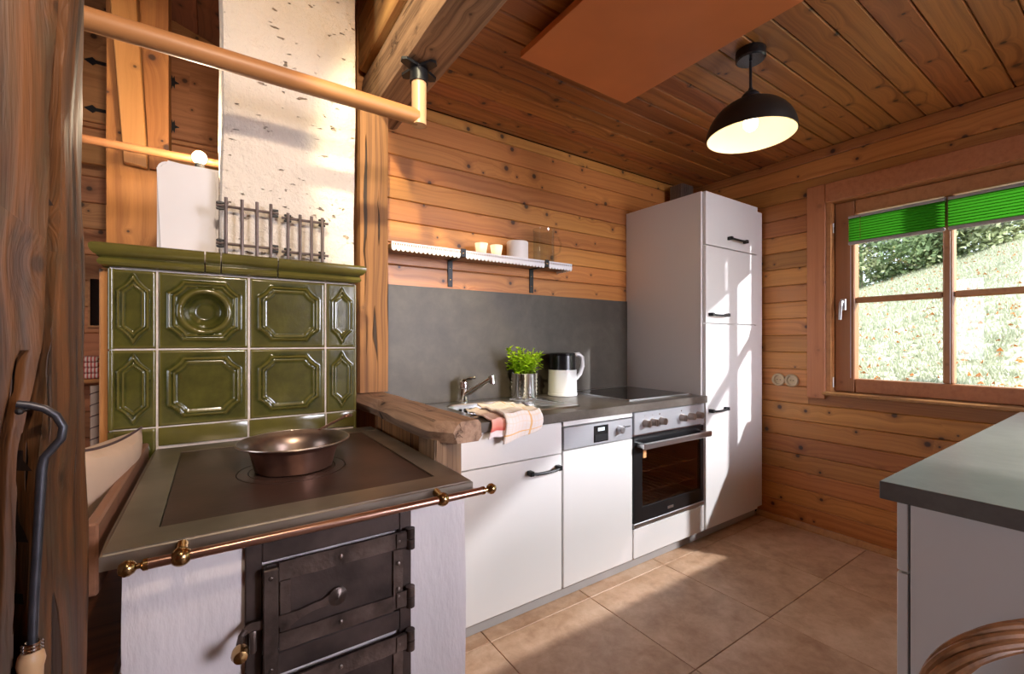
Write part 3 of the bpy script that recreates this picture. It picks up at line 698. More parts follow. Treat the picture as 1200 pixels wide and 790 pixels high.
for i in range(52):
    a = rng.random()*2*PI; r0 = 0.05*math.sqrt(rng.random()); hh = 0.06+0.09*rng.random(); sp = 0.02+0.05*rng.random()
    p0 = Vector((1.425+r0*math.cos(a),1.985+r0*math.sin(a),0.99)); p1 = p0+Vector((sp*math.cos(a),sp*math.sin(a),hh)); tube(bm, [p0,(p0+p1)/2+Vector((0,0,.012)),p1], 0.0016, 5)
    for j in range(10):
        f = 0.30+0.65*rng.random(); c = p0.lerp(p1,f)+Vector(rng.normal(0,.009,3)); b = rng.random()*2*PI; l = 0.021+0.017*rng.random(); up = rng.normal(0.15,.35)
        d = Vector((math.cos(b),math.sin(b),up)).normalized(); s = d.cross(Vector((0,0,1))).normalized()*l*.42; n_ = Vector((0,0,l*.15)); k = len(lv)
        for q in (c, c+d*l*.45+s+n_, c+d*l*1.1, c+d*l*.45-s+n_): lv.append(tuple(q-Vector((1.425,1.985,ZT))))
        lf.append((k,k+1,k+2,k+3))
part('stems', bm, M['leaf'], t)
me = bpy.data.meshes.new('leaves'); me.from_pydata(lv, [], lf); me.materials.append(M['leaf']); o = bpy.data.objects.new('leaves', me); COL.objects.link(o); o.parent = t
# kettle
kx, ky = 1.700, 1.985
t = thing('kettle', 'white and black electric kettle beside the herb pot', 'kettle', (kx,ky,ZT))
bm = new(); lathe(bm, [(0.083,ZT+0.001),(0.086,ZT+0.004),(0.086,ZT+0.016),(0.084,ZT+0.018)], (kx,ky,0), 36); part('base', bm, M['whiteplastic'], t)
bm = new(); lathe(bm, [(0.084,ZT+0.019),(0.084,ZT+0.022),(0.082,ZT+0.150),(0.081,ZT+0.152)], (kx,ky,0), 36); part('body', bm, M['whiteplastic'], t)
bm = new(); lathe(bm, [(0.080,ZT+0.152),(0.078,ZT+0.235),(0.074,ZT+0.240)], (kx,ky,0), 36); sp = part('upper_body', bm, M['blackp'], t)
bm = new(); lathe(bm, [(0.076,ZT+0.240),(0.074,ZT+0.248),(0.03,ZT+0.252)], (kx,ky,0), 36); part('lid', bm, M['blackp'], t)
bm = new(); hd = Vector((0.93,-0.37,0)); H0 = Vector((kx,ky,ZT))
tube(bm, [H0+hd*.070+Vector((0,0,.238)),H0+hd*.100+Vector((0,0,.240)),H0+hd*.122+Vector((0,0,.222)),H0+hd*.124+Vector((0,0,.170)),H0+hd*.110+Vector((0,0,.125)),H0+hd*.084+Vector((0,0,.095))], [.011,.013,.014,.014,.012,.010], 12)
part('handle', bm, M['whiteplastic'], t)
# tea towel hanging over the worktop edge
t = thing('tea_towel', 'folded tea towel with yellow checks hanging over the sink edge', 'towel', (1.04,1.52,ZT))
def drape(x0a, x0b, wid, back, hang, thick, seed, skew=0.0, lift=0.0):
    path = [(1.495+back*(1-k/10), ZT+0.012+thick+0.004*math.sin(k*1.7+seed)) for k in range(10)]+[(1.492,ZT+0.010+thick),(1.481-thick,ZT-0.002),(1.479-thick,ZT-0.02)]
    nh = 8
    def f(u, v):
        n = len(path)+nh-1; s = v*n; h = hang*(1+skew*(u-.5))
        if s < len(path)-1:
            i = int(s); fr = s-i; y = path[i][0]*(1-fr)+path[i+1][0]*fr; z = path[i][1]*(1-fr)+path[i+1][1]*fr
        else:
            fr = (s-(len(path)-1))/nh; y = path[-1][0]-0.004*fr; z = path[-1][1]-(h-0.02)*fr
        x = x0b+(x0a-x0b)*v+wid*u
        y -= 0.004*math.sin(u*9+seed)*(v>0.5)+lift*0.3; z += lift+0.0035*math.sin(u*11+seed+v*3)*(1 if v<.6 else .3)
        return (x, y, z)
    return f
bm = new(); uvl = bm.loops.layers.uv.new('uv'); sheet(bm, drape(0.945,0.985,0.185,0.24,0.068,0.010,1.0,-0.55), 28, 30, uvl)
o = part('top_layer', bm, M['towel'], t); m = o.modifiers.new('thick','SOLIDIFY'); m.thickness = 0.010; m.offset = -1
bm = new(); uvl = bm.loops.layers.uv.new('uv'); sheet(bm, drape(0.885,0.930,0.10,0.25,0.060,-0.004,2.2,-0.1), 16, 30, uvl)
o = part('under_layer', bm, M['towel_red'], t, 'red banded end of the tea towel'); m = o.modifiers.new('thick','SOLIDIFY'); m.thickness = 0.006; m.offset = -1
# lace-trimmed shelf
t = thing('wall_shelf', 'narrow wall shelf edged with white lace on iron brackets', 'shelf', (1.2,2.03,1.61))
sy = 1.952; SXa, SXb = 0.665, 1.745; zt = 1.622
bx('board', M['shelf'], t, SXa,SXb,sy+0.004,YB-0.001,zt-0.020,zt, 0.002)
def lace(bm, p0, p1):
    p0 = Vector(p0); p1 = Vector(p1); L = (p1-p0).length; n = max(2, int(L/0.021)); d = (p1-p0)/n; nrm = Vector((d.y,-d.x,0)).normalized()*0.0012
    def quad(a,b,z0,z1):
        for s in (1,):
            A=p0+d*a; B=p0+d*b
            rings(bm, [[A+nrm+Vector((0,0,z0)),B+nrm+Vector((0,0,z0)),B-nrm+Vector((0,0,z0)),A-nrm+Vector((0,0,z0))],[A+nrm+Vector((0,0,z1)),B+nrm+Vector((0,0,z1)),B-nrm+Vector((0,0,z1)),A-nrm+Vector((0,0,z1))]])
    quad(0,n,0.004,0.010); quad(0,n,-0.018,-0.006)
    for k in range(2*n): quad(k*.5,k*.5+0.27,-0.006,0.004)
    for k in range(n):
        pr = [(k,-0.018)]+[(k+.5-.5*math.cos(PI*j/6), -0.018-0.014*math.sin(PI*j/6)) for j in range(1,6)]+[(k+1,-0.018)]
        rings(bm, [[p0+d*a+nrm+Vector((0,0,z)) for a,z in pr],[p0+d*a-nrm+Vector((0,0,z)) for a,z in pr]])
for xa, xb in ((SXa,1.012),(1.042,1.541),(1.571,SXb)):
    bm = new(); lace(bm, (xa,sy,zt-0.002),(xb,sy,zt-0.002)); part('lace', bm, M['lace'], t, smooth=0)
bm = new(); lace(bm, (SXb+0.001,sy+0.003,zt-0.002),(SXb+0.001,YB-0.004,zt-0.002)); part('lace', bm, M['lace'], t, smooth=0)
for x in (1.027, 1.556):
    bm = new(); box(bm, x-0.014,x+0.014,YB-0.006,YB-0.001,1.462,zt-0.020,0.001); box(bm, x-0.014,x+0.014,sy-0.006,YB-0.001,zt-0.026,zt-0.0205,0.001); box(bm, x-0.014,x+0.014,sy-0.006,sy-0.002,zt-0.026,zt+0.014,0.001)
    b = part('bracket', bm, M['black'], t)
    bm = new()
    for z in (1.50,1.56): ball(bm, (x,YB-0.006,z),0.004,8,(1,.5,1))
    ball(bm,(x,sy-0.006,zt-0.008),0.004,8,(1,.5,1)); part('screw', bm, M['brass'], b, kind='stuff')
def tealight(x, lab):
    t = thing('tealight_holder', lab, 'candle holder', (x,2.01,zt))
    bm = new(); lathe(bm, [(0.022,zt+0.0005),(0.024,zt+0.006),(0.034,zt+0.068)], (x,2.01,0), 32, cap1=False); part('glass', bm, M['frost'], t)
    bm = new(); lathe(bm, [(0.018,zt+0.013),(0.018,zt+0.026)], (x,2.01,0), 16); part('tealight', bm, M['candle'], t)
    bm = new(); ball(bm, (x,2.01,zt+0.036), 0.006, 8, (1,1,1.8)); part('flame', bm, M['flame'], t)
    lamp('tealight_glow','POINT',(x,2.01,zt+0.054),0.11,(1,0.76,0.46),0.004).parent = None
tealight(1.165, 'taller lit frosted tealight glass on the shelf, next to the first bracket')
tealight(1.258, 'lit frosted tealight glass on the shelf beside the white pillar candle')
bm = new(); lathe(bm, [(0.058,zt+0.0005),(0.060,zt+0.004),(0.060,zt+0.100),(0.056,zt+0.105),(0.0,zt+0.102)], (1.395,2.01,0), 32, cap1=False); 
solo('pillar_candle', bm, M['candle'], 'thick white pillar candle in the middle of the shelf', 'candle', (1.395,2.01,zt))
t = thing('glass_jug', 'clear glass jug with a handle at the end of the shelf', 'jug', (1.580,2.01,zt))
bm = new(); lathe(bm, [(0.058,zt+0.0005),(0.062,zt+0.006),(0.060,zt+0.16),(0.064,zt+0.198),(0.061,zt+0.198),(0.057,zt+0.16),(0.058,zt+0.010)], (1.58,2.01,0), 32); part('body', bm, M['clear'], t)
bm = new(); tube(bm, [(1.640,2.0,zt+0.165),(1.672,1.99,zt+0.160),(1.690,1.985,zt+0.125),(1.680,1.988,zt+0.075),(1.640,2.0,zt+0.050)], 0.006, 8); part('handle', bm, M['clear'], t)
# ceramic sockets on the window wall
for y, lab in ((1.425,'round ceramic wall socket nearer the tall cupboard'),(1.345,'round ceramic wall socket nearer the window frame')):
    t = thing('wall_socket', lab, 'socket', (XE,y,0.925), 'round sockets on the window wall')
    bm = new(); lathe(bm, [(0.040,-0.001),(0.041,-0.014),(0.036,-0.020),(0.029,-0.020),(0.026,-0.006),(0.0,-0.006)], (XE,y,0.925), 28, 'X', cap1=False); part('rim', bm, M['socket'], t)
    bm = new()
    for s in (-1,1): cyl(bm,(XE-0.0075,y+0.009*s,0.925),(XE-0.005,y+0.009*s,0.925),0.0028,seg=8)
    part('contact', bm, M['blackp'], t)

# ------------------------------------------------------------------ peninsula
IX, IY = 1.262, 0.367
t = thing('peninsula_cabinet', 'white peninsula cabinet under the grey counter at the right edge, beside the basket', 'cabinet', (2.1,-0.05,0))
bx('end_panel', M['white'], t, 1.285,1.303,-0.62,0.318,0.0015,0.818, 0.001)
bx('body', M['white_in'], t, 1.304,3.06,-0.60,0.315,0.09,0.816, 0)
for x0, x1 in ((1.287,1.885),(1.888,2.486),(2.489,3.05)):
    d = bx('drawer_front', M['white'], t, x0,x1,0.323,0.342,0.662,0.815, 0.0015); bow = new(); box(bow,(x0+x1)/2-0.08,(x0+x1)/2+0.08,0.343,0.372,0.735,0.745,0.003); part('handle', bow, M['black'], d)
    d = bx('door', M['white'], t, x0,x1,0.323,0.342,0.075,0.656, 0.0015); bow = new(); box(bow,x1-0.20,x1-0.04,0.343,0.372,0.600,0.610,0.003); part('handle', bow, M['black'], d)
solo('peninsula_worktop', (lambda b: (box(b,IX,3.02,-0.66,IY,0.820,ZT,0.0015), b)[1])(new()), M['worktop'], 'dark grey stone counter top on the peninsula below the window', 'worktop', (2.1,-0.1,0.82))

# ------------------------------------------------------------------ pendant lamp, ceiling panel
PX, PY = 1.81, 0.945
t = thing('pendant_lamp', 'black dome ceiling lamp with a bright cream inside', 'lamp', (PX,PY,ZC))
bm = new(); lathe(bm, [(0.054,ZC-0.001),(0.056,ZC-0.004),(0.056,ZC-0.036),(0.050,ZC-0.042)], (PX,PY,0), 32); part('ceiling_rose', bm, M['blackp'], t)
bm = new(); cyl(bm, (PX,PY,ZC-0.04),(PX,PY,2.190),0.0055,seg=10); cyl(bm,(PX,PY,2.205),(PX,PY,2.185),0.009,seg=10); part('rod', bm, M['black'], t)
RZ = 2.010; RR = 0.166
bm = new(); prof = []
for k in range(13):
    a = math.radians(90*k/12); prof.append((max(0.006,RR*math.sin(a)), RZ+0.150*math.cos(a)))
outer = list(prof); inner = [(max(0.004,r-0.004), z-0.004) for r, z in reversed(prof)]; inner[0] = (RR-0.004, RZ)
lathe(bm, outer, (PX,PY,0), 48, cap1=False); sh = part('shade', bm, M['shade'], t)
bm = new(); lathe(bm, inner, (PX,PY,0), 48, cap0=False); part('shade_lining', bm, M['shade_in'], sh, 'cream lining of the shade')
bm = new(); lathe(bm, [(0.036,RZ+0.142),(0.034,RZ+0.166),(0.022,RZ+0.180),(0.008,RZ+0.186)], (PX,PY,0), 24); part('cap', bm, M['black'], t)
bm = new(); cyl(bm,(PX,PY,RZ+0.14),(PX,PY,RZ+0.09),0.018,seg=14); part('lamp_holder', bm, M['candle'], t)
bm = new(); ball(bm,(PX,PY,RZ+0.055),0.028,16,(1,1,1.2)); part('bulb', bm, M['bulb'], t)
lamp('pendant_light','POINT',(PX,PY,RZ+0.002),1.7,(1.0,0.76,0.48),0.03)
t = thing('ceiling_hatch', 'flat orange-brown panel hung just under the ceiling boards', 'panel', (1.3,0.4,2.30))
bx('panel', M['orange'], t, 1.000,1.600,-0.75,1.420,2.292,2.318, 0.001)
bm = new()
for b in ((1.04,1.07,-0.7,1.36),(1.53,1.56,-0.7,1.36)): box(bm, b[0],b[1],b[2],b[3],2.319,2.352)
part('batten', bm, M['orange_edge'], t)

# ------------------------------------------------------------------ timber frame between kitchen and stove room
def rough_box(x0,x1,y0,y1,z0,z1, nx=6, ny=6, nz=30, amp=0.006, sc=6.0, seed=0.0, rnd=0.02, axis=2):
    """hewn timber: a box with rounded, wavering edges"""
    bm = new(); lo=(x0,y0,z0); hi=(x1,y1,z1); n=(nx,ny,nz)
    A=[i for i in range(3) if i!=axis]; a,b=A
    def sect(t):
        pts=[]; per=[]
        for k in range(n[a]+1): per.append((k/n[a],0.0))
        for k in range(1,n[b]+1): per.append((1.0,k/n[b]))
        for k in range(1,n[a]+1): per.append((1-k/n[a],1.0))
        for k in range(1,n[b]): per.append((0.0,1-k/n[b]))
        for u,v in per:
            p=[0,0,0]; p[axis]=lo[axis]+(hi[axis]-lo[axis])*t
            wa=hi[a]-lo[a]; wb=hi[b]-lo[b]; pa=(u-.5)*wa; pb=(v-.5)*wb
            ha,hb=wa/2-rnd,wb/2-rnd; ca=max(-ha,min(ha,pa)); cb=max(-hb,min(hb,pb)); da,db=pa-ca,pb-cb; l=math.hypot(da,db)
            if l>rnd: pa,pb=ca+da/l*rnd,cb+db/l*rnd
            p[a]=(lo[a]+hi[a])/2+pa; p[b]=(lo[b]+hi[b])/2+pb
            q=Vector(p)*sc; q[axis]*=0.25; q+=Vector((seed,seed*1.7,seed*.3))
            d=noise.noise(q)*amp+noise.noise(q*3.1)*amp*.35
            c=Vector(p); ctr=Vector(p); ctr[a]=(lo[a]+hi[a])/2; ctr[b]=(lo[b]+hi[b])/2; rad=(c-ctr); 
            if rad.length>1e-6: c+=rad.normalized()*d
            pts.append(c)
        return pts
    rings(bm, [sect(k/n[axis]) for k in range(n[axis]+1)]); return bm
solo('corner_post', rough_box(0.524,0.656,1.955,2.085,0.952,2.195, amp=0.006, seed=3.1, rnd=0.014), M['post'], 'weathered upright post between the chimney and the kitchen wall', 'post', (0.59,2.02,0.95))
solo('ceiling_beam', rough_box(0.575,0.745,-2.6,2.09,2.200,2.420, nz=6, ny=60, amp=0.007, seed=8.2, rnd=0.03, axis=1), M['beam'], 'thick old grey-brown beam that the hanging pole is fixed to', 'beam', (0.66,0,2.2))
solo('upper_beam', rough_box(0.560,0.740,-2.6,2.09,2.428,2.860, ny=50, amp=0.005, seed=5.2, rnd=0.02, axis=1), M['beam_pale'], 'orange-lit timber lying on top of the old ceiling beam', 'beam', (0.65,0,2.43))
# half wall: stud, boards and a live-edge cap
t = thing('half_wall', 'low timber partition with a thick live-edge cap beside the stove', 'partition', (0.59,1.6,0))
part('stud', rough_box(0.524,0.618,1.175,1.300,0.0,0.892, amp=0.004, seed=1.3, rnd=0.010), M['stud'], t)
bx('side_board', M['post'], t, 0.545,0.612,1.302,2.08,0.0,0.885, 0.004)
bm = new(); nL=26; loops=[]
for k in range(nL+1):
    y = 1.130+0.955*k/nL; wv = 0.006*noise.noise((y*7,1.3,0)); wl = 0.012*noise.noise((y*5,4.3,0))
    cutl = max(0, 0.045-(y-1.130)*0.75); xl = 0.512+wl+cutl; xr = 0.655+wv
    zb = 0.886+0.004*noise.noise((y*6,9,0)); ztp = 0.948+0.003*noise.noise((y*8,2,0))
    loops.append([(xl+0.014,y,zb),(xr-0.012,y,zb),(xr,y,zb+0.014),(xr-0.003,y,ztp-0.010),(xr-0.012,y,ztp),(xl+0.026,y,ztp),(xl+0.010,y,ztp-0.012),(xl,y,ztp-0.030)])
rings(bm, loops); part('cap_board', bm, M['slab'], t)
# foreground post, rough and cracked
offs = [-14+0.5*k for k in range(0,47)]+[10+4.0*k for k in range(1,83)]
def crack_angle(z): return float(np.interp(z, [0.0,0.7,1.03,1.18,1.65,3.2], [-52,-48,-44,-35,-25,-20]))+2.0*noise.noise((z*6,0,0))+0.7*noise.noise((z*30,1,0))
def crack_width(z): return 3.4+1.5*noise.noise((z*3,5,0))+0.8*noise.noise((z*17,2,0))
loops = []
for k in range(241):
    z = 3.15*k/240; ac = crack_angle(z); wk = crack_width(z); lp = []
    for of in offs:
        a = math.radians(ac+of); c, s_ = math.cos(a), math.sin(a); r = 0.130/(abs(c)**2.7+abs(s_)**2.7)**(1/2.7)
        r += 0.010*noise.noise((c*1.3,s_*1.3,z*2.2))+0.0045*noise.noise((c*4,s_*4,z*5))+0.0022*noise.noise((c*11,s_*11,z*8))
        f = 1.0 if abs(of) < wk*0.8 else max(0.0, 1-(abs(of)-wk*0.8)/0.7)
        if z < 1.16: f = max(f, 0.35*math.exp(-((of+10)/1.2)**2))
        r -= 0.06*f; lp.append((-0.297+r*c, 0.913+r*s_, z))
    loops.append(lp)
bm = new(); rings(bm, loops); cv = 0
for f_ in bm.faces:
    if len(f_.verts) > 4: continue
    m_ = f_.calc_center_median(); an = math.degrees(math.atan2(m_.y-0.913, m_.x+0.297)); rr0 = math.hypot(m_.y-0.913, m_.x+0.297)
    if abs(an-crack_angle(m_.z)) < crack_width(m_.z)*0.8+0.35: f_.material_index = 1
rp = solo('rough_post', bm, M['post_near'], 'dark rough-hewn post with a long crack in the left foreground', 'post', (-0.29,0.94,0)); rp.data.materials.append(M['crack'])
# poker hung on the post
py = 0.800
t = thing('fire_poker', 'iron fire poker with a hooked end and wooden grip hanging on the dark post', 'poker', (-0.27,py,0.75))
pk = [(-0.2020,1.1012),(-0.1909,1.0989),(-0.1781,1.0935),(-0.1673,1.0838),(-0.1610,1.0688),(-0.1626,1.0535),(-0.1704,1.0425),(-0.1781,1.0316),(-0.1804,1.0167),(-0.1827,0.963),(-0.1849,0.9095),(-0.1872,0.8562),(-0.1887,0.7997)]
bm = new(); tube(bm, [(x,py,z) for x, z in pk], [0.0048]*8+[0.0054]+[0.0050]*4, 12); part('rod', bm, M['poker'], t)
bm = new()
for k in range(3): tube(bm, [(-0.1889+0.0080*math.cos(a*PI/6), py+0.0080*math.sin(a*PI/6), 0.799-0.004*k) for a in range(12)], 0.0026, 6, True)
part('ferrule', bm, M['chrome'], t)
bm = new(); lathe(bm, [(0.009,0.790),(0.0120,0.785),(0.0135,0.776),(0.0115,0.766),(0.0110,0.745),(0.013,0.70),(0.0125,0.665),(0.009,0.655)], (-0.190,py,0), 20); part('grip', bm, M['handle_wood'], t)
bm = new(); cyl(bm,(-0.197,0.845,1.092),(-0.197,0.788,1.0935),0.0028,seg=8); ball(bm,(-0.197,0.788,1.0935),0.0045,8)
solo('nail', bm, M['iron_dark'], 'iron nail in the dark post that carries the fire poker', 'nail', (-0.197,0.80,1.093))

# ------------------------------------------------------------------ hanging drying poles
t = thing('drying_pole', 'thick round wooden pole with a short upright fixed to the ceiling beam', 'pole', (0.63,1.55,2.2))
pz, pyy, prd = 2.006, 1.55, 0.029
bm = new(); cyl(bm, (-0.62,pyy,pz),(0.625,pyy,pz),prd,seg=24); part('pole', bm, M['pole'], t)
bm = new(); cyl(bm, (0.632,pyy,pz-0.028),(0.632,pyy,2.155),0.027,seg=24); part('upright', bm, M['handle_wood'], t, 'paler short upright piece')
bm = new(); cyl(bm, (0.632,pyy,2.135),(0.632,pyy,2.188),0.033,seg=24)
for a in (0.4,1.97,3.54,5.11):
    c, s_ = math.cos(a), math.sin(a); prism(bm, [(0.632+c*0.02-s_*0.022,pyy+s_*0.02+c*0.022),(0.632+c*0.075-s_*0.016,pyy+s_*0.075+c*0.016),(0.632+c*0.085,pyy+s_*0.085),(0.632+c*0.075+s_*0.016,pyy+s_*0.075-c*0.016),(0.632+c*0.02+s_*0.022,pyy+s_*0.02-c*0.022)], 2.180, 2.190)
part('flange', bm, M['black'], t)
t = thing('drying_pole', 'second thinner wooden pole further back, crossing the wide far post', 'pole', (-0.6,2.35,1.963))
bm = new(); cyl(bm, (-1.3,2.35,1.963),(0.40,2.35,1.963),0.0165,seg=20); part('pole', bm, M['pole'], t)
bm = new(); cyl(bm,(-1.22,2.35,1.975),(-1.22,2.35,3.49),0.012,seg=12); part('hanger', bm, M['black'], t)

# ------------------------------------------------------------------ chimney and plastered oven block
def rough_wall(x0,x1,y0,y1,z0,z1,amp,seed,nz=70,n=18,rnd=0.02,sc=9.0):
    return rough_box(x0,x1,y0,y1,z0,z1,nx=n,ny=n,nz=nz,amp=amp,sc=sc,seed=seed,rnd=rnd)
solo('chimney', rough_wall(0.022,0.480,1.835,2.30,1.474,2.93,0.008,4.4), M['chimney'], 'rough white plastered chimney rising behind the green tiled stove', 'chimney', (0.25,2.05,1.47))
bm = new(); prof = [(-0.158,1.474),(0.018,1.474),(0.018,1.795)]+[(-0.158+0.03-0.03*math.sin(a*PI/10), 1.795-0.03+0.03*math.cos(a*PI/10)) for a in range(0,6)]
prism(bm, prof, 1.905, 2.55, 'Y'); bmesh.ops.bevel(bm, geom=[e for e in bm.edges if abs(e.verts[0].co.y-e.verts[1].co.y)<1e-5 and min(e.verts[0].co.y,e.verts[1].co.y)<1.95], offset=0.012, segments=3, affect='EDGES')
solo('oven_block', bm, M['plaster_s'], 'smooth white plastered oven block standing on the tiled stove left of the chimney', 'oven', (-0.07,2.2,1.47))
# small glowing lamp on the block
t = thing('bulb_lamp', 'small glowing bulb lamp standing on the white oven block', 'lamp', (-0.045,2.16,1.796))
bm = new(); lathe(bm, [(0.030,1.797),(0.030,1.803),(0.012,1.810),(0.009,1.862),(0.016,1.866),(0.016,1.885)], (-0.045,2.16,0), 20); part('base', bm, M['black'], t)
bm = new(); ball(bm, (-0.045,2.16,1.910), 0.026, 16); part('bulb', bm, M['bulb'], t)
lamp('bulb_light','POINT',(-0.045,2.12,1.945),14,(1.0,0.80,0.55),0.02)

# ------------------------------------------------------------------ green tiled stove
YT = 1.78
t = thing('tiled_stove', 'green glazed tiled stove with a moulded cornice behind the cooking plate', 'stove', (0.1,2.0,0)); stove = t
bm = new(); box(bm, -0.259,0.463,YT+0.036,2.50,0.0,1.402)
for b in ((-0.259,-0.125,0.0,1.402),(0.080,0.463,0.0,1.402),(-0.125,0.080,0.0,1.172),(-0.125,0.080,1.380,1.402)): box(bm, b[0],b[1],YT+0.006,YT+0.036,b[2],b[3])
part('core', bm, M['grout'], t, smooth=0)
bx('corner_board', M['post_far'], t, -0.285,-0.262,YT+0.02,2.50,0.0,1.40, 0.003, 'bare wooden board at the stove corner')
def relief(kind, w, h, nx, nz):
    def sdf(x, z):
        if kind == 'wide':
            a, b = w*0.5-0.024, h*0.5-0.025
            d = max(abs(x)-a, abs(z)-b); cx_, cz_ = a+0.040, b+0.040; q = 0.0885-math.hypot(abs(x)-cx_, abs(z)-cz_)
            return max(d, q)
        a, b = w*0.5-0.0185, h*0.5-0.017
        if abs(z) < b-0.048: return abs(x)-a
        tt = (abs(z)-(b-0.048))/0.048; ww = a*(1-tt)**0.8 if tt < 1 else -0.02*(tt-1)
        ww = a*(1-tt)+(-a*0.16*math.sin(min(1,tt)*PI)) if tt < 1 else -(tt-1)*0.05
        return (abs(x)-ww)*0.85
    xs = [-0.024,-0.0205,-0.0175,-0.015,-0.012,-0.009,-0.0065,-0.003,0.0,0.003]
    hs = [ 0.0010, 0.0010,0.0060,0.0072,0.0035,0.0030,0.0085,0.0095,0.0040,0.0]
    def H(x, z):
        d = sdf(x, z)
        v = float(np.interp(d, xs, hs)) if kind == 'wide' else float(np.interp(d, [-0.020,-0.017,-0.014,-0.012,-0.009,-0.006,-0.003,0.0,0.004], [0.001,0.001,0.006,0.0065,0.003,0.003,0.0085,0.008,0.0]))
        e = min(w/2-abs(x), h/2-abs(z)); v += -0.004*max(0, 1-e/0.004)
        return v
    return H
def tile_mesh(kind, w, h, z0=None, bowl=False, nx=56, nz=56, cutz=None):
    H = relief(kind, w, h, nx, nz); bm = new()
    zlo = -h/2 if cutz is None else cutz
    def f(u, v):
        x = (u-.5)*w; z = zlo+(h/2-zlo)*v; y = -H(x, z)
        if bowl:
            r = math.hypot(x, z*1.0)
            if r < 0.080: y = -float(np.interp(r, [0,0.024,0.028,0.044,0.056,0.061,0.065,0.071,0.080], [-0.030,-0.030,-0.029,-0.020,-0.006,0.004,0.0085,0.0075,0.0012]))
        return (x, y, z)
    V = sheet(bm, f, nx, nz)
    rim = [V[i][0] for i in range(nx+1)]+[V[nx][j] for j in range(1,nz+1)]+[V[i][nz] for i in range(nx-1,-1,-1)]+[V[0][j] for j in range(nz-1,0,-1)]
    back = [bm.verts.new((v.co.x, 0.012 if not bowl else 0.034, v.co.z)) for v in rim]
    for k in range(len(rim)): bm.faces.new((rim[k], back[k], back[(k+1)%len(rim)], rim[(k+1)%len(rim)]))
    bm.faces.new(back); bmesh.ops.recalc_face_normals(bm, faces=bm.faces)
    me = bpy.data.meshes.new('tile'); bm.to_mesh(me); bm.free(); me.materials.append(M['glaze']); me.shade_smooth(); me.set_sharp_from_angle(angle=math.radians(50)); return me
G = 0.005; cols = [-0.262,-0.146,0.102,0.355,0.466]; rows = [0.846,0.907,1.152,1.401]
def put_tile(me, x0, x1, zc):
    o = bpy.data.objects.new('tile', me); COL.objects.link(o); o.parent = stove; o.location = Vector(((x0+x1)/2, YT, zc))-wroot(stove); return o
wW, hW = 0.248-G, 0.247-G
mw = tile_mesh('wide', wW, hW); mb = tile_mesh('wide', wW, hW, bowl=True, nx=72, nz=72); mn = tile_mesh('tall', 0.114-G, hW, nx=40, nz=64)
zr = [(rows[1]+rows[2])/2, (rows[2]+rows[3])/2]
put_tile(mb, cols[1], cols[2], zr[1]); put_tile(mw, cols[2], cols[3], zr[1]); put_tile(mw, cols[1], cols[2], zr[0]); put_tile(mw, cols[2], cols[3], zr[0])
for z in zr: put_tile(mn, cols[0], cols[1], z); put_tile(mn, cols[3], cols[4], z)
mn2 = tile_mesh('tall', 0.114-G, hW, nx=40, nz=20, cutz=hW/2-0.105); put_tile(mn2, cols[0], cols[1], rows[1]-0.002-hW/2)
def plain_tile(x0, x1, z0, z1):
    bm = new(); box(bm, x0+G/2,x1-G/2,YT-0.001,YT+0.012,z0+0.001,z1-G/2,0.003,2); part('tile', bm, M['glaze'], stove)
plain_tile(cols[1],cols[2],rows[0],rows[1]); plain_tile(cols[2],cols[3],rows[0],rows[1]); plain_tile(cols[3],cols[4],rows[0],rows[1])
for za, zb in ((0.80,rows[1]),(rows[1],rows[2]),(rows[2],rows[3])):   # rounded glazed corner strips
    bm = new(); cyl(bm, (-0.2555,YT+0.004,za+0.002),(-0.2555,YT+0.004,zb-0.003),0.008,seg=14); part('corner_tile', bm, M['glaze'], stove)
    bm = new(); cyl(bm, (0.4605,YT+0.004,za+0.002),(0.4605,YT+0.004,zb-0.003),0.006,seg=14); part('corner_tile', bm, M['glaze'], stove)
# cornice, in lengths, with profile running along x
cp = [(0.0,1.404),(-0.010,1.404),(-0.020,1.408),(-0.025,1.416),(-0.021,1.424),(-0.017,1.428),(-0.020,1.433),(-0.030,1.437),(-0.036,1.444),(-0.040,1.453),(-0.040,1.463),(-0.034,1.470),(-0.024,1.473),(0.05,1.473)]
ce = [-0.300,-0.022,0.022,0.190,0.495]
for k in range(4):
    xa, xb = ce[k]+(0 if k==0 else 0.002), ce[k+1]-(0 if k==3 else 0.002); bm = new(); loops=[]
    xs_ = [xa, xb]
    def prow(x, shrink): return [(x, YT+0.004+(y*(1-shrink) if y<0 else y), z) for y, z in cp]
    if k == 0:
        loops = [[(xa+0.040+yy, YT+0.004+yy if False else YT+0.004+y, z) for (y, z), yy in ((q, max(-0.04,q[0]) if q[0]<0 else 0) for q in cp)], prow(xb,0)]
    elif k == 3:
        loops = [prow(xa,0), [(xb-0.040-(max(-0.04,y) if y<0 else 0), YT+0.004+y, z) for y, z in cp]]
    else: loops = [prow(xa,0), prow(xb,0)]
    rings(bm, loops); part('cornice_tile', bm, M['glaze'], stove, smooth=28)
for y0 in (1.86,2.10,2.34):      # cornice lengths along the left side
    bm = new(); loops = [[(-0.262+y*0.95, yy, z) for y, z in cp] for yy in (y0-0.032 if y0 < 1.9 else y0, y0+0.236)]; rings(bm, loops); part('cornice_tile', bm, M['glaze'], stove, smooth=28)
bx('top_slab', M['grout'], stove, -0.24,0.45,YT+0.06,2.50,1.4025,1.4735, 0.001)
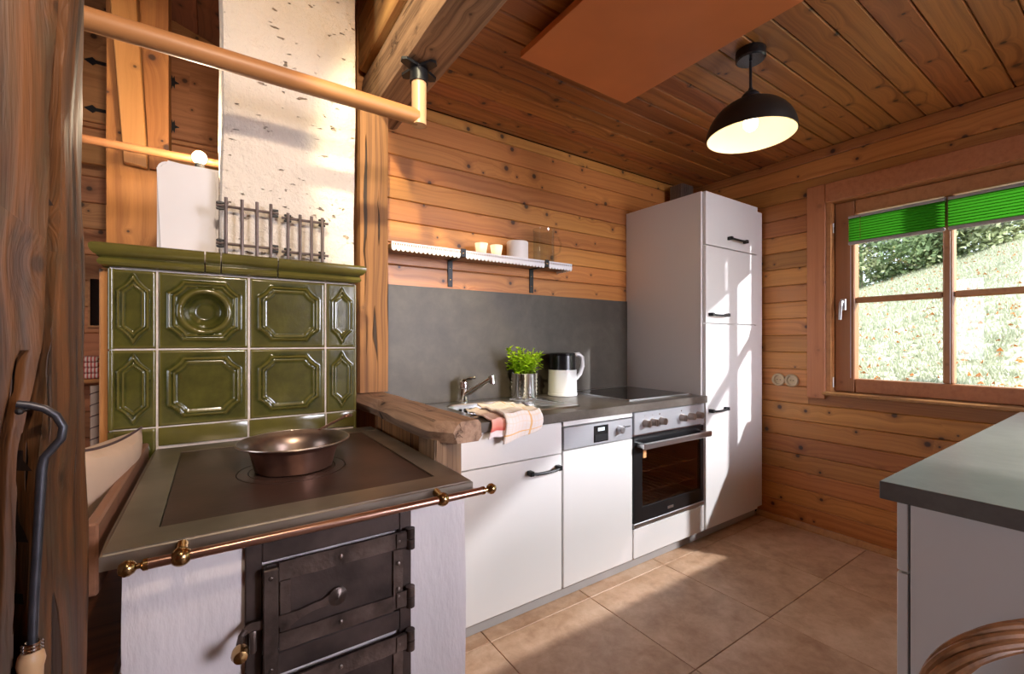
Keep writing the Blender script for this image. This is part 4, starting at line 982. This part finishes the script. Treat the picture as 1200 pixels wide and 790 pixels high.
# iron drying racks hooked on the chimney above the stove
def rack(lab, xs, x0, x1, zlo, zhi, zt_, zb_, y, clampx):
    t = thing('drying_rack', lab, 'rack', ((x0+x1)/2,y,zlo), 'iron racks on the chimney')
    for x in xs:
        bm = new(); cyl(bm, (x,y-0.009,zb_),(x,y-0.009,zt_),0.0055,seg=10); part('upright_bar', bm, M['rack_iron'], t)
    for z in (zlo, zhi):
        bm = new(); cyl(bm, (x0,y,z),(x1,y,z),0.0048,seg=10); part('cross_bar', bm, M['rack_iron'], t)
    for z in (zlo, zhi):
        for x in clampx:
            bm = new(); box(bm, x-0.012,x+0.012,y-0.004,y+0.004,z+0.006,z+0.014,0.002); box(bm, x-0.012,x+0.012,y-0.004,y+0.004,z-0.014,z-0.006,0.002); cyl(bm,(x,y-0.002,z),(x,1.842,z),0.006,seg=8); part('clamp', bm, M['black'], t)
rack('iron drying rack at the left end of the chimney, beside the oven block', [0.036,0.083,0.128,0.171], 0.008, 0.196, 1.512, 1.640, 1.668, 1.478, 1.800, [0.020,0.184])
rack('iron drying rack on the chimney nearer the corner post', [0.226,0.266,0.305,0.343], 0.206, 0.366, 1.505, 1.628, 1.645, 1.478, 1.800, [0.226,0.343])

# ------------------------------------------------------------------ cooking stove
YS = 0.985
t = thing('cooking_stove', 'white plastered wood stove with an iron hob and riveted iron doors', 'stove', (0.19,1.4,0)); cs = t
bm = rough_box(-0.133,0.530,YS,1.772,0.0,0.812, nx=22, ny=8, nz=30, amp=0.004, sc=12, seed=6.6, rnd=0.014)
part('plaster_body', bm, M['body'], t)
bm = new()
PXa,PXb,PYa,PYb = -0.150,0.524,0.945,1.772; IXa,IXb,IYa,IYb = -0.080,0.458,1.030,1.690
for b in ((PXa,PXb,PYa,IYa-.002),(PXa,PXb,IYb+.002,PYb),(PXa,IXa-.002,IYa-.002,IYb+.002),(IXb+.002,PXb,IYa-.002,IYb+.002)): box(bm, b[0],b[1],b[2],b[3],0.813,0.840,0)
bmesh.ops.remove_doubles(bm, verts=bm.verts, dist=0.0003)
es = [e for e in bm.edges if abs(e.verts[0].co.z-.84)<1e-5 and abs(e.verts[1].co.z-.84)<1e-5 and (all(abs(v.co.y-PYa)<1e-5 for v in e.verts) or all(abs(v.co.x-PXa)<1e-5 for v in e.verts) or all(abs(v.co.x-PXb)<1e-5 for v in e.verts))]
bmesh.ops.bevel(bm, geom=es, offset=0.004, segments=3, affect='EDGES')
part('hob_frame', bm, M['plate_frame'], t)
cxr, cyr = 0.178, 1.312
hob = bm = new()
def ringplate(bm, r0, r1, z0, z1, seg=48):
    lathe(bm, [(r0,z0),(r0,z1),(r1,z1),(r1,z0),(r0,z0)], (cxr,cyr,0), seg, cap0=False, cap1=False)
N_=48
def sq(a):
    c,s_=math.cos(a),math.sin(a); k=[]
    if c>1e-9: k.append((IXb-cxr)/c)
    if c<-1e-9: k.append((IXa-cxr)/c)
    if s_>1e-9: k.append((IYb-cyr)/s_)
    if s_<-1e-9: k.append((IYa-cyr)/s_)
    m=min(k); return (cxr+c*m,cyr+s_*m)
angs = sorted([2*PI*k/N_ for k in range(N_)]+[math.atan2(y-cyr,x-cxr)%(2*PI) for x in (IXa,IXb) for y in (IYa,IYb)])
rings(bm, [[(*sq(a),0.815) for a in angs],[(*sq(a),0.8375) for a in angs],[(cxr+0.1315*math.cos(a),cyr+0.1315*math.sin(a),0.8375) for a in angs],[(cxr+0.1315*math.cos(a),cyr+0.1315*math.sin(a),0.815) for a in angs]], closed=True)
part('hob_plate', bm, M['plate'], t)
for r0, r1 in ((0.1055,0.1290),(0.0695,0.1030)):
    bm = new(); ringplate(bm, r0, r1, 0.818, 0.8380); part('hob_ring', bm, M['plate'], t)
bm = new(); lathe(bm, [(0.0685,0.818),(0.0685,0.8378)], (cxr,cyr,0), 40); part('hob_lid', bm, M['plate'], t)
# front rail
ry_, rz_ = 0.912, 0.823
bm = new(); cyl(bm, (-0.088,ry_,rz_),(0.532,ry_,rz_),0.0085,seg=18); rail = part('rail', bm, M['copper_bar'], t)
for x, s_ in ((-0.088,-1),(0.532,1)):
    bm = new(); lathe(bm, [(0.0095,-0.002),(0.0095,0.004),(0.0045,0.008),(0.0045,0.012),(0.009,0.015),(0.0125,0.021),(0.0125,0.027),(0.008,0.034),(0.001,0.036)] if s_>0 else [(0.001,-0.036),(0.008,-0.034),(0.0125,-0.027),(0.0125,-0.021),(0.009,-0.015),(0.0045,-0.012),(0.0045,-0.008),(0.0095,-0.004),(0.0095,0.002)], (x,ry_,rz_), 18, 'X'); part('end_knob', bm, M['brass'], rail)
for x in (-0.044, 0.428):
    bm = new(); ball(bm, (x,ry_,rz_), 0.0155, 16); cyl(bm,(x,ry_,rz_),(x,0.947,rz_+0.006),0.008,0.010,seg=12); part('rail_bracket', bm, M['brass'], rail)
# iron door frame and doors
F0 = YS-0.004
bm = new()
for b in ((0.050,0.078,0.15,0.812),(0.350,0.378,0.15,0.812),(0.078,0.350,0.752,0.812),(0.078,0.350,0.525,0.568),(0.078,0.350,0.15,0.215)): box(bm, b[0],b[1],F0-0.008,F0+0.03,b[2],b[3],0.002)
fr = part('door_frame', bm, M['iron'], t)
bx('soot_opening', M['iron_dark'], t, 0.078,0.350,F0+0.020,F0+0.030,0.215,0.752, 0)
def rivet(bm, x, z, y): bmesh.ops.create_uvsphere(bm, u_segments=10, v_segments=6, radius=0.0048, matrix=Matrix.Translation((x,y,z)) @ Matrix.Diagonal((1,.55,1,1)))
def fire_door(zt_, zb_):
    d0 = F0-0.010
    bm = new(); box(bm, 0.084,0.354,d0-0.004,d0+0.002,zb_,zt_,0.0015); d = part('fire_door', bm, M['iron'], t)
    for nm, b in (('strap',(0.106,0.364,d0-0.010,d0-0.0045,zt_-0.034,zt_+0.002)),('strap',(0.106,0.332,d0-0.010,d0-0.0045,zb_-0.002,zb_+0.032)),('strap',(0.332,0.354,d0-0.009,d0-0.0045,zb_,zt_-0.036)),('strap',(0.108,0.126,d0-0.0085,d0-0.0045,zb_+0.034,zt_-0.036))):
        bm = new(); x0,x1,y0,y1,z0,z1 = b
        hor = (x1-x0) > (z1-z0); n = 26
        # forged strip with a slightly wavering edge
        lo=[];hi=[]
        for k in range(n+1):
            f=k/n; w1=0.0012*noise.noise((f*9,z0*30,1)); w2=0.0012*noise.noise((f*9,z0*30,7))
            if hor: lo.append((x0+(x1-x0)*f,z0+w1)); hi.append((x0+(x1-x0)*f,z1+w2))
            else: lo.append((x0+w1,z0+(z1-z0)*f)); hi.append((x1+w2,z0+(z1-z0)*f))
        loops=[]
        for a,b2 in zip(lo,hi): loops.append([(a[0],y1,a[1]),(b2[0],y1,b2[1]),(b2[0],y0,b2[1]),(a[0],y0,a[1])])
        rings(bm, loops); part('strap', bm, M['iron_strap'], d)
    bm = new()
    for x, z in ((0.220,zt_-0.016),(0.345,zt_-0.016),(0.220,zb_+0.016),(0.343,zb_+0.045),(0.343,zb_+0.030),(0.343,(zt_+zb_)/2+0.018)): rivet(bm, x, z, d0-0.011)
    part('rivet', bm, M['rivet'], d)
    for z in (zt_-0.016, zb_+0.020):
        bm = new(); cyl(bm,(0.371,d0-0.010,z-0.023),(0.371,d0-0.010,z-0.001),0.0100,seg=16); cyl(bm,(0.371,d0-0.010,z+0.001),(0.371,d0-0.010,z+0.023),0.0100,seg=16); box(bm,0.338,0.368,d0-0.013,d0-0.010,z-0.017,z+0.017,0.001); h = part('hinge', bm, M['iron_strap'], d)
    return d, d0
ud, d0 = fire_door(0.748, 0.580)
ld, _ = fire_door(0.518, 0.235)
bm = new(); box(bm, 0.078,0.104,d0-0.020,d0-0.013,0.535,0.745,0.002); box(bm,0.080,0.102,d0-0.014,F0-0.007,0.537,0.556,0.001); box(bm,0.080,0.102,d0-0.014,F0-0.007,0.728,0.744,0.001)
g = part('latch_guide', bm, M['iron_strap'], t)
bm = new(); rivet(bm,0.091,0.728,d0-0.020); rivet(bm,0.091,0.553,d0-0.020); part('rivet', bm, M['iron_strap'], g)
bm = new(); lv_ = [(0.214,0.651,0.0125),(0.200,0.650,0.011),(0.185,0.646,0.0075),(0.165,0.644,0.007),(0.140,0.638,0.009),(0.124,0.634,0.013),(0.104,0.636,0.011),(0.080,0.640,0.009),(0.060,0.643,0.008),(0.048,0.638,0.007)]
loops=[]
for k,(x,z,h) in enumerate(lv_): loops.append([(x,d0-0.0115,z-h),(x,d0-0.0115,z+h),(x,d0-0.006,z+h),(x,d0-0.006,z-h)])
rings(bm, loops); lathe(bm,[(0.0185,0.0),(0.0185,-0.006),(0.006,-0.009),(0.001,-0.013)],(0.214,d0-0.006,0.651),20,'Y'); tube(bm,[(0.050,d0-0.009,0.640),(0.043,d0-0.012,0.632),(0.040,d0-0.022,0.625),(0.040,d0-0.030,0.622)],0.0055,8)
lt = part('latch_lever', bm, M['iron_strap'], ud)
bm = new(); lathe(bm,[(0.006,0.0),(0.007,-0.006),(0.013,-0.012),(0.0145,-0.022),(0.011,-0.033),(0.001,-0.037)],(0.040,d0-0.026,0.621),18,'Y'); part('latch_knob', bm, M['brass'], lt)
bm = new(); box(bm,0.056,0.068,F0-0.022,F0-0.007,0.590,0.634,0.004,2); part('latch_catch', bm, M['iron_strap'], t)
# copper pan on the hob
t = thing('copper_pan', 'old dented copper pan with a wide flared rim on the hob', 'pan', (0.183,1.318,0.838))
bm = new(); pc = (0.183,1.318,0)
prof = [(0.002,0.8390),(0.088,0.8390),(0.094,0.842),(0.104,0.880),(0.109,0.896),(0.120,0.904),(0.136,0.910),(0.138,0.9125),(0.135,0.9145)]
lathe(bm, prof, pc, 64, cap1=False)
for v in bm.verts:
    if v.co.z > .842 and v.co.z < .9: v.co += Vector((v.co.x-pc[0],v.co.y-pc[1],0)).normalized()*0.0036*noise.noise((v.co.x*38,v.co.y*38,v.co.z*50))
bowl_ = part('bowl', bm, M['copper'], t)
bm = new(); tube(bm, [(pc[0]+0.137*math.cos(a*PI/32),pc[1]+0.137*math.sin(a*PI/32),0.9132) for a in range(64)], 0.0026, 8, True); part('rim', bm, M['pan_rim'], bowl_, 'worn silvery rim')
bm = new(); lathe(bm, [(0.135,0.9145),(0.118,0.9065),(0.107,0.897),(0.101,0.880),(0.091,0.845),(0.086,0.842),(0.001,0.842)], pc, 64, cap0=False); part('lining', bm, M['copper_in'], bowl_, 'dull tinned inside of the pan')
bm = new(); hd = Vector((0.62,0.785,0)).normalized(); Hc = Vector((0.183,1.318,0.912)); e = Hc+hd*0.30+Vector((0,0,0.012)); sd = Vector((-hd.y,hd.x,0))
tube(bm, [Hc+hd*0.130,Hc+hd*0.20+Vector((0,0,.006)),e], [0.005,0.0045,0.0042], 8); tube(bm, [e+hd*0.018+ (hd*math.cos(a*PI/8)*0.018+sd*math.sin(a*PI/8)*0.012) for a in range(16)], 0.0038, 6, True)
part('handle', bm, M['copper'], t)

# ------------------------------------------------------------------ bench, cushion and what shows between the posts
t = thing('corner_bench', 'brown wooden bench against the left side of the stove', 'bench', (-0.6,1.5,0))
bx('seat', M['pine_dark'], t, -1.15,-0.160,1.10,1.765,0.495,0.53, 0.004)
bx('front_board', M['pine_dark'], t, -1.15,-0.185,1.14,1.165,0.0,0.495, 0.003)
bx('end_board', M['bench'], t, -0.184,-0.164,1.03,1.755,0.74,0.866, 0.004, 'upright dark board beside the white stove wall')
def pillow(w, h, th, n=26):
    bm = new()
    def f(sg):
        def g(u, v):
            a, b = 2*u-1, 2*v-1; e = max(0,(1-abs(a)**2.6))*max(0,(1-abs(b)**2.6)); pin = 1-0.10*(1-abs(a)**2)*abs(b)**6-0.0; pin2 = 1-0.10*(1-abs(b)**2)*abs(a)**6
            return (sg*th*0.5*e**0.45, a*w/2*pin2, b*h/2*pin)
        return g
    sheet(bm, f(1), n, n); sheet(bm, f(-1), n, n); bmesh.ops.remove_doubles(bm, verts=bm.verts, dist=0.0004); return bm
t = thing('cushion', 'beige canvas cushion with dark piping leaning beside the hob', 'cushion', (-0.240,1.40,0.46))
mt = Matrix.Translation((-0.262,1.375,0.755)) @ Matrix.Rotation(math.radians(-6),4,'Z') @ Matrix.Rotation(math.radians(17),4,'Y') @ Matrix.Rotation(math.radians(-6),4,'X')
bm = pillow(0.62,0.42,0.12); bm.transform(mt); part('cover', bm, M['canvas'], t)
bm = new(); ed = []
for k in range(64):
    q = k/16; s_ = q-int(q); a,b = {0:(-1+2*s_,-1),1:(1,-1+2*s_),2:(1-2*s_,1),3:(-1,1-2*s_)}[int(q)]
    pin = 1-0.10*(1-abs(a)**2)*abs(b)**6; pin2 = 1-0.10*(1-abs(b)**2)*abs(a)**6; ed.append(mt @ Vector((0,a*0.31*pin2,b*0.21*pin)))
tube(bm, ed, 0.0035, 6, True); part('piping', bm, M['piping'], t)
# wide far post with a slanted brace board
t = thing('far_post', 'wide orange-brown post behind the stove with a slanted plank nailed on it', 'post', (-0.33,2.60,0))
part('post', rough_box(-0.392,-0.172,2.60,2.80,0.0,3.12, nx=8, ny=8, nz=40, amp=0.004, seed=9.1, rnd=0.012), M['post_far'], t)
bm = new(); prism(bm, [(-0.326,1.965),(-0.243,1.955),(-0.300,3.05),(-0.395,3.05)], 2.560, 2.592, 'Y'); bmesh.ops.bevel(bm, geom=bm.edges[:], offset=0.004, affect='EDGES'); part('brace_board', bm, M['brace'], t, 'paler slanted plank')
bm = new(); prism(bm, [(-0.238,1.96),(-0.170,1.96),(-0.172,3.05),(-0.290,3.05)], 2.575, 2.595, 'Y'); part('batten', bm, M['post_far'], t)
bm = new()
for z in (1.74,1.66): box(bm,-0.172,-0.160,2.60,2.63,z-0.02,z+0.02,0.003)
part('hook', bm, M['black'], t)
# wall cupboard doors on the far wall with wrought strap hinges
t = thing('wall_cupboard', 'pine cupboard built onto the far wall with black wrought strap hinges', 'cupboard', (-0.4,3.40,2.3))
bx('door', M['pine_far'], t, -1.20,-0.345,3.40,3.425,2.42,3.02, 0.004)
bx('door', M['pine_far'], t, -0.335,0.30,3.40,3.425,2.42,2.98, 0.004)
bx('body', M['pine_far'], t, -1.22,0.32,3.426,3.4585,2.40,3.00, 0.002)
bx('lower_rail', M['pine_win'], t, -1.25,0.34,3.36,3.398,2.17,2.285, 0.004)
for z in (2.49,2.76):
    bm = new(); prism(bm,[(-0.42,z-0.009),(-0.55,z-0.009),(-0.565,z-0.022),(-0.60,z),(-0.565,z+0.022),(-0.55,z+0.009),(-0.42,z+0.009)],3.393,3.3995,'Y'); part('strap_hinge', bm, M['black'], t)
    bm = new(); prism(bm,[(-0.25,z-0.006),(-0.213,z-0.006),(-0.210,z-0.045),(-0.203,z-0.022),(-0.196,z-0.040),(-0.192,z-0.009),(-0.172,z),(-0.192,z+0.009),(-0.196,z+0.040),(-0.203,z+0.022),(-0.210,z+0.045),(-0.213,z+0.006),(-0.25,z+0.006)],3.393,3.3995,'Y'); part('strap_hinge', bm, M['black'], t)

# things on the far wall seen between the posts
t = thing('small_window', 'small dark window low on the far wall, seen between the posts', 'window', (-0.56,3.44,1.27))
bx('pane', M['hobglass'], t, -0.583,-0.530,3.448,3.456,1.268,1.535, 0)
bm = new()
for b in ((-0.592,-0.522,1.535,1.550),(-0.592,-0.522,1.255,1.268),(-0.592,-0.583,1.268,1.535),(-0.530,-0.522,1.268,1.535)): box(bm, b[0],b[1],3.442,3.458,b[2],b[3])
part('frame', bm, M['pine_far'], t)
solo('wall_ledge', (lambda b: (box(b,-0.80,-0.40,3.20,3.455,0.955,0.975,0.002), b)[1])(new()), M['pine_win'], 'wooden ledge on the far wall under the striped cloth', 'shelf', (-0.6,3.33,0.96))
bm = new()
for k in range(4): box(bm, -0.70+0.006*k,-0.505-0.004*k,3.23,3.43,0.976+0.030*k,1.005+0.030*k,0.012,3)
solo('folded_blanket', bm, M['stripe'], 'folded red and white striped cloth on the ledge behind the stove', 'blanket', (-0.6,3.33,0.976))
t = thing('rolled_mat', 'tall white rolled mat tied with cord, standing behind the stove', 'mat', (-0.500,3.10,0.0))
bm = new(); cyl(bm, (-0.500,3.10,0.001),(-0.500,3.10,0.948),0.024,seg=20); part('roll', bm, M['canvas'], t)
bm = new(); tube(bm, [(-0.500+0.0255*math.cos(k*PI/6),3.10+0.0255*math.sin(k*PI/6),0.05+0.88*k/180) for k in range(181)], 0.0022, 6); part('cord', bm, M['piping'], t)

# ------------------------------------------------------------------ log basket in the right foreground
BX, BY = 1.085, 0.108; br = 0.158; du = Vector((0.828,-0.560,0)); dv = Vector((0.560,0.828,0)); BC = Vector((BX,BY,0))
t = thing('wicker_basket', 'brown wicker basket with an arched twisted handle in front of the peninsula end', 'basket', (BX,BY,0))
bm = new(); NS = 20
for k in range(24):
    z = 0.012+0.0135*k; rr_ = 0.118+0.040*min(1,(k/20)); tube(bm, [BC+Vector((math.cos(a*2*PI/60)*(rr_+0.005*math.sin(a*PI*NS/60+k*PI)), math.sin(a*2*PI/60)*(rr_+0.005*math.sin(a*PI*NS/60+k*PI)), z)) for a in range(60)], 0.0062, 5, True)
part('weave', bm, M['wicker'], t, kind='stuff')
bm = new()
for k in range(NS):
    a = 2*PI*(k+.5)/NS; tube(bm, [BC+Vector((math.cos(a)*0.118,math.sin(a)*0.118,0.005)),BC+Vector((math.cos(a)*0.158,math.sin(a)*0.158,0.28)),BC+Vector((math.cos(a)*0.158,math.sin(a)*0.158,0.345))], 0.0045, 6)
part('stakes', bm, M['wicker'], t, kind='stuff')
bm = new(); lathe(bm, [(0.001,0.002),(0.118,0.002),(0.118,0.014),(0.001,0.014)], (BX,BY,0), 24, cap0=False, cap1=False); part('base', bm, M['wicker'], t)
bm = new()
for j in range(3): tube(bm, [BC+Vector((math.cos(a*2*PI/72)*(br+0.007*math.cos(a*PI/6+j*2.1)),math.sin(a*2*PI/72)*(br+0.007*math.cos(a*PI/6+j*2.1)),0.345+0.007*math.sin(a*PI/6+j*2.1))) for a in range(72)], 0.007, 6, True)
part('rim', bm, M['wicker'], t)
path = [BC-du*0.160+Vector((0,0,0.20+0.41*k/12)) for k in range(12)]
path += [BC-du*(0.178*math.cos(PI*k/40))*(0.9+0.1*min(1,3*math.sin(PI*k/40)))+Vector((0,0,0.606+0.112*math.sin(PI*k/40))) for k in range(41)]
path += [BC+du*0.160+Vector((0,0,0.20+0.41*(11-k)/12)) for k in range(12)]
for j in range(9):
    pts = []
    for i, p in enumerate(path):
        d = (path[min(i+1,len(path)-1)]-path[max(i-1,0)]).normalized(); n1 = dv; n2 = d.cross(n1).normalized()
        a = j*2*PI/8+i*0.115; q = 0.0155 if j < 8 else 0.0
        pts.append(p+n1*(math.cos(a)*q)+n2*(math.sin(a)*q*(1+.12*math.sin(j*2.2))))
    bm = new(); tube(bm, pts, 0.0066+0.0008*math.sin(j*5), 8); part('handle_strand', bm, M['wicker'], t)
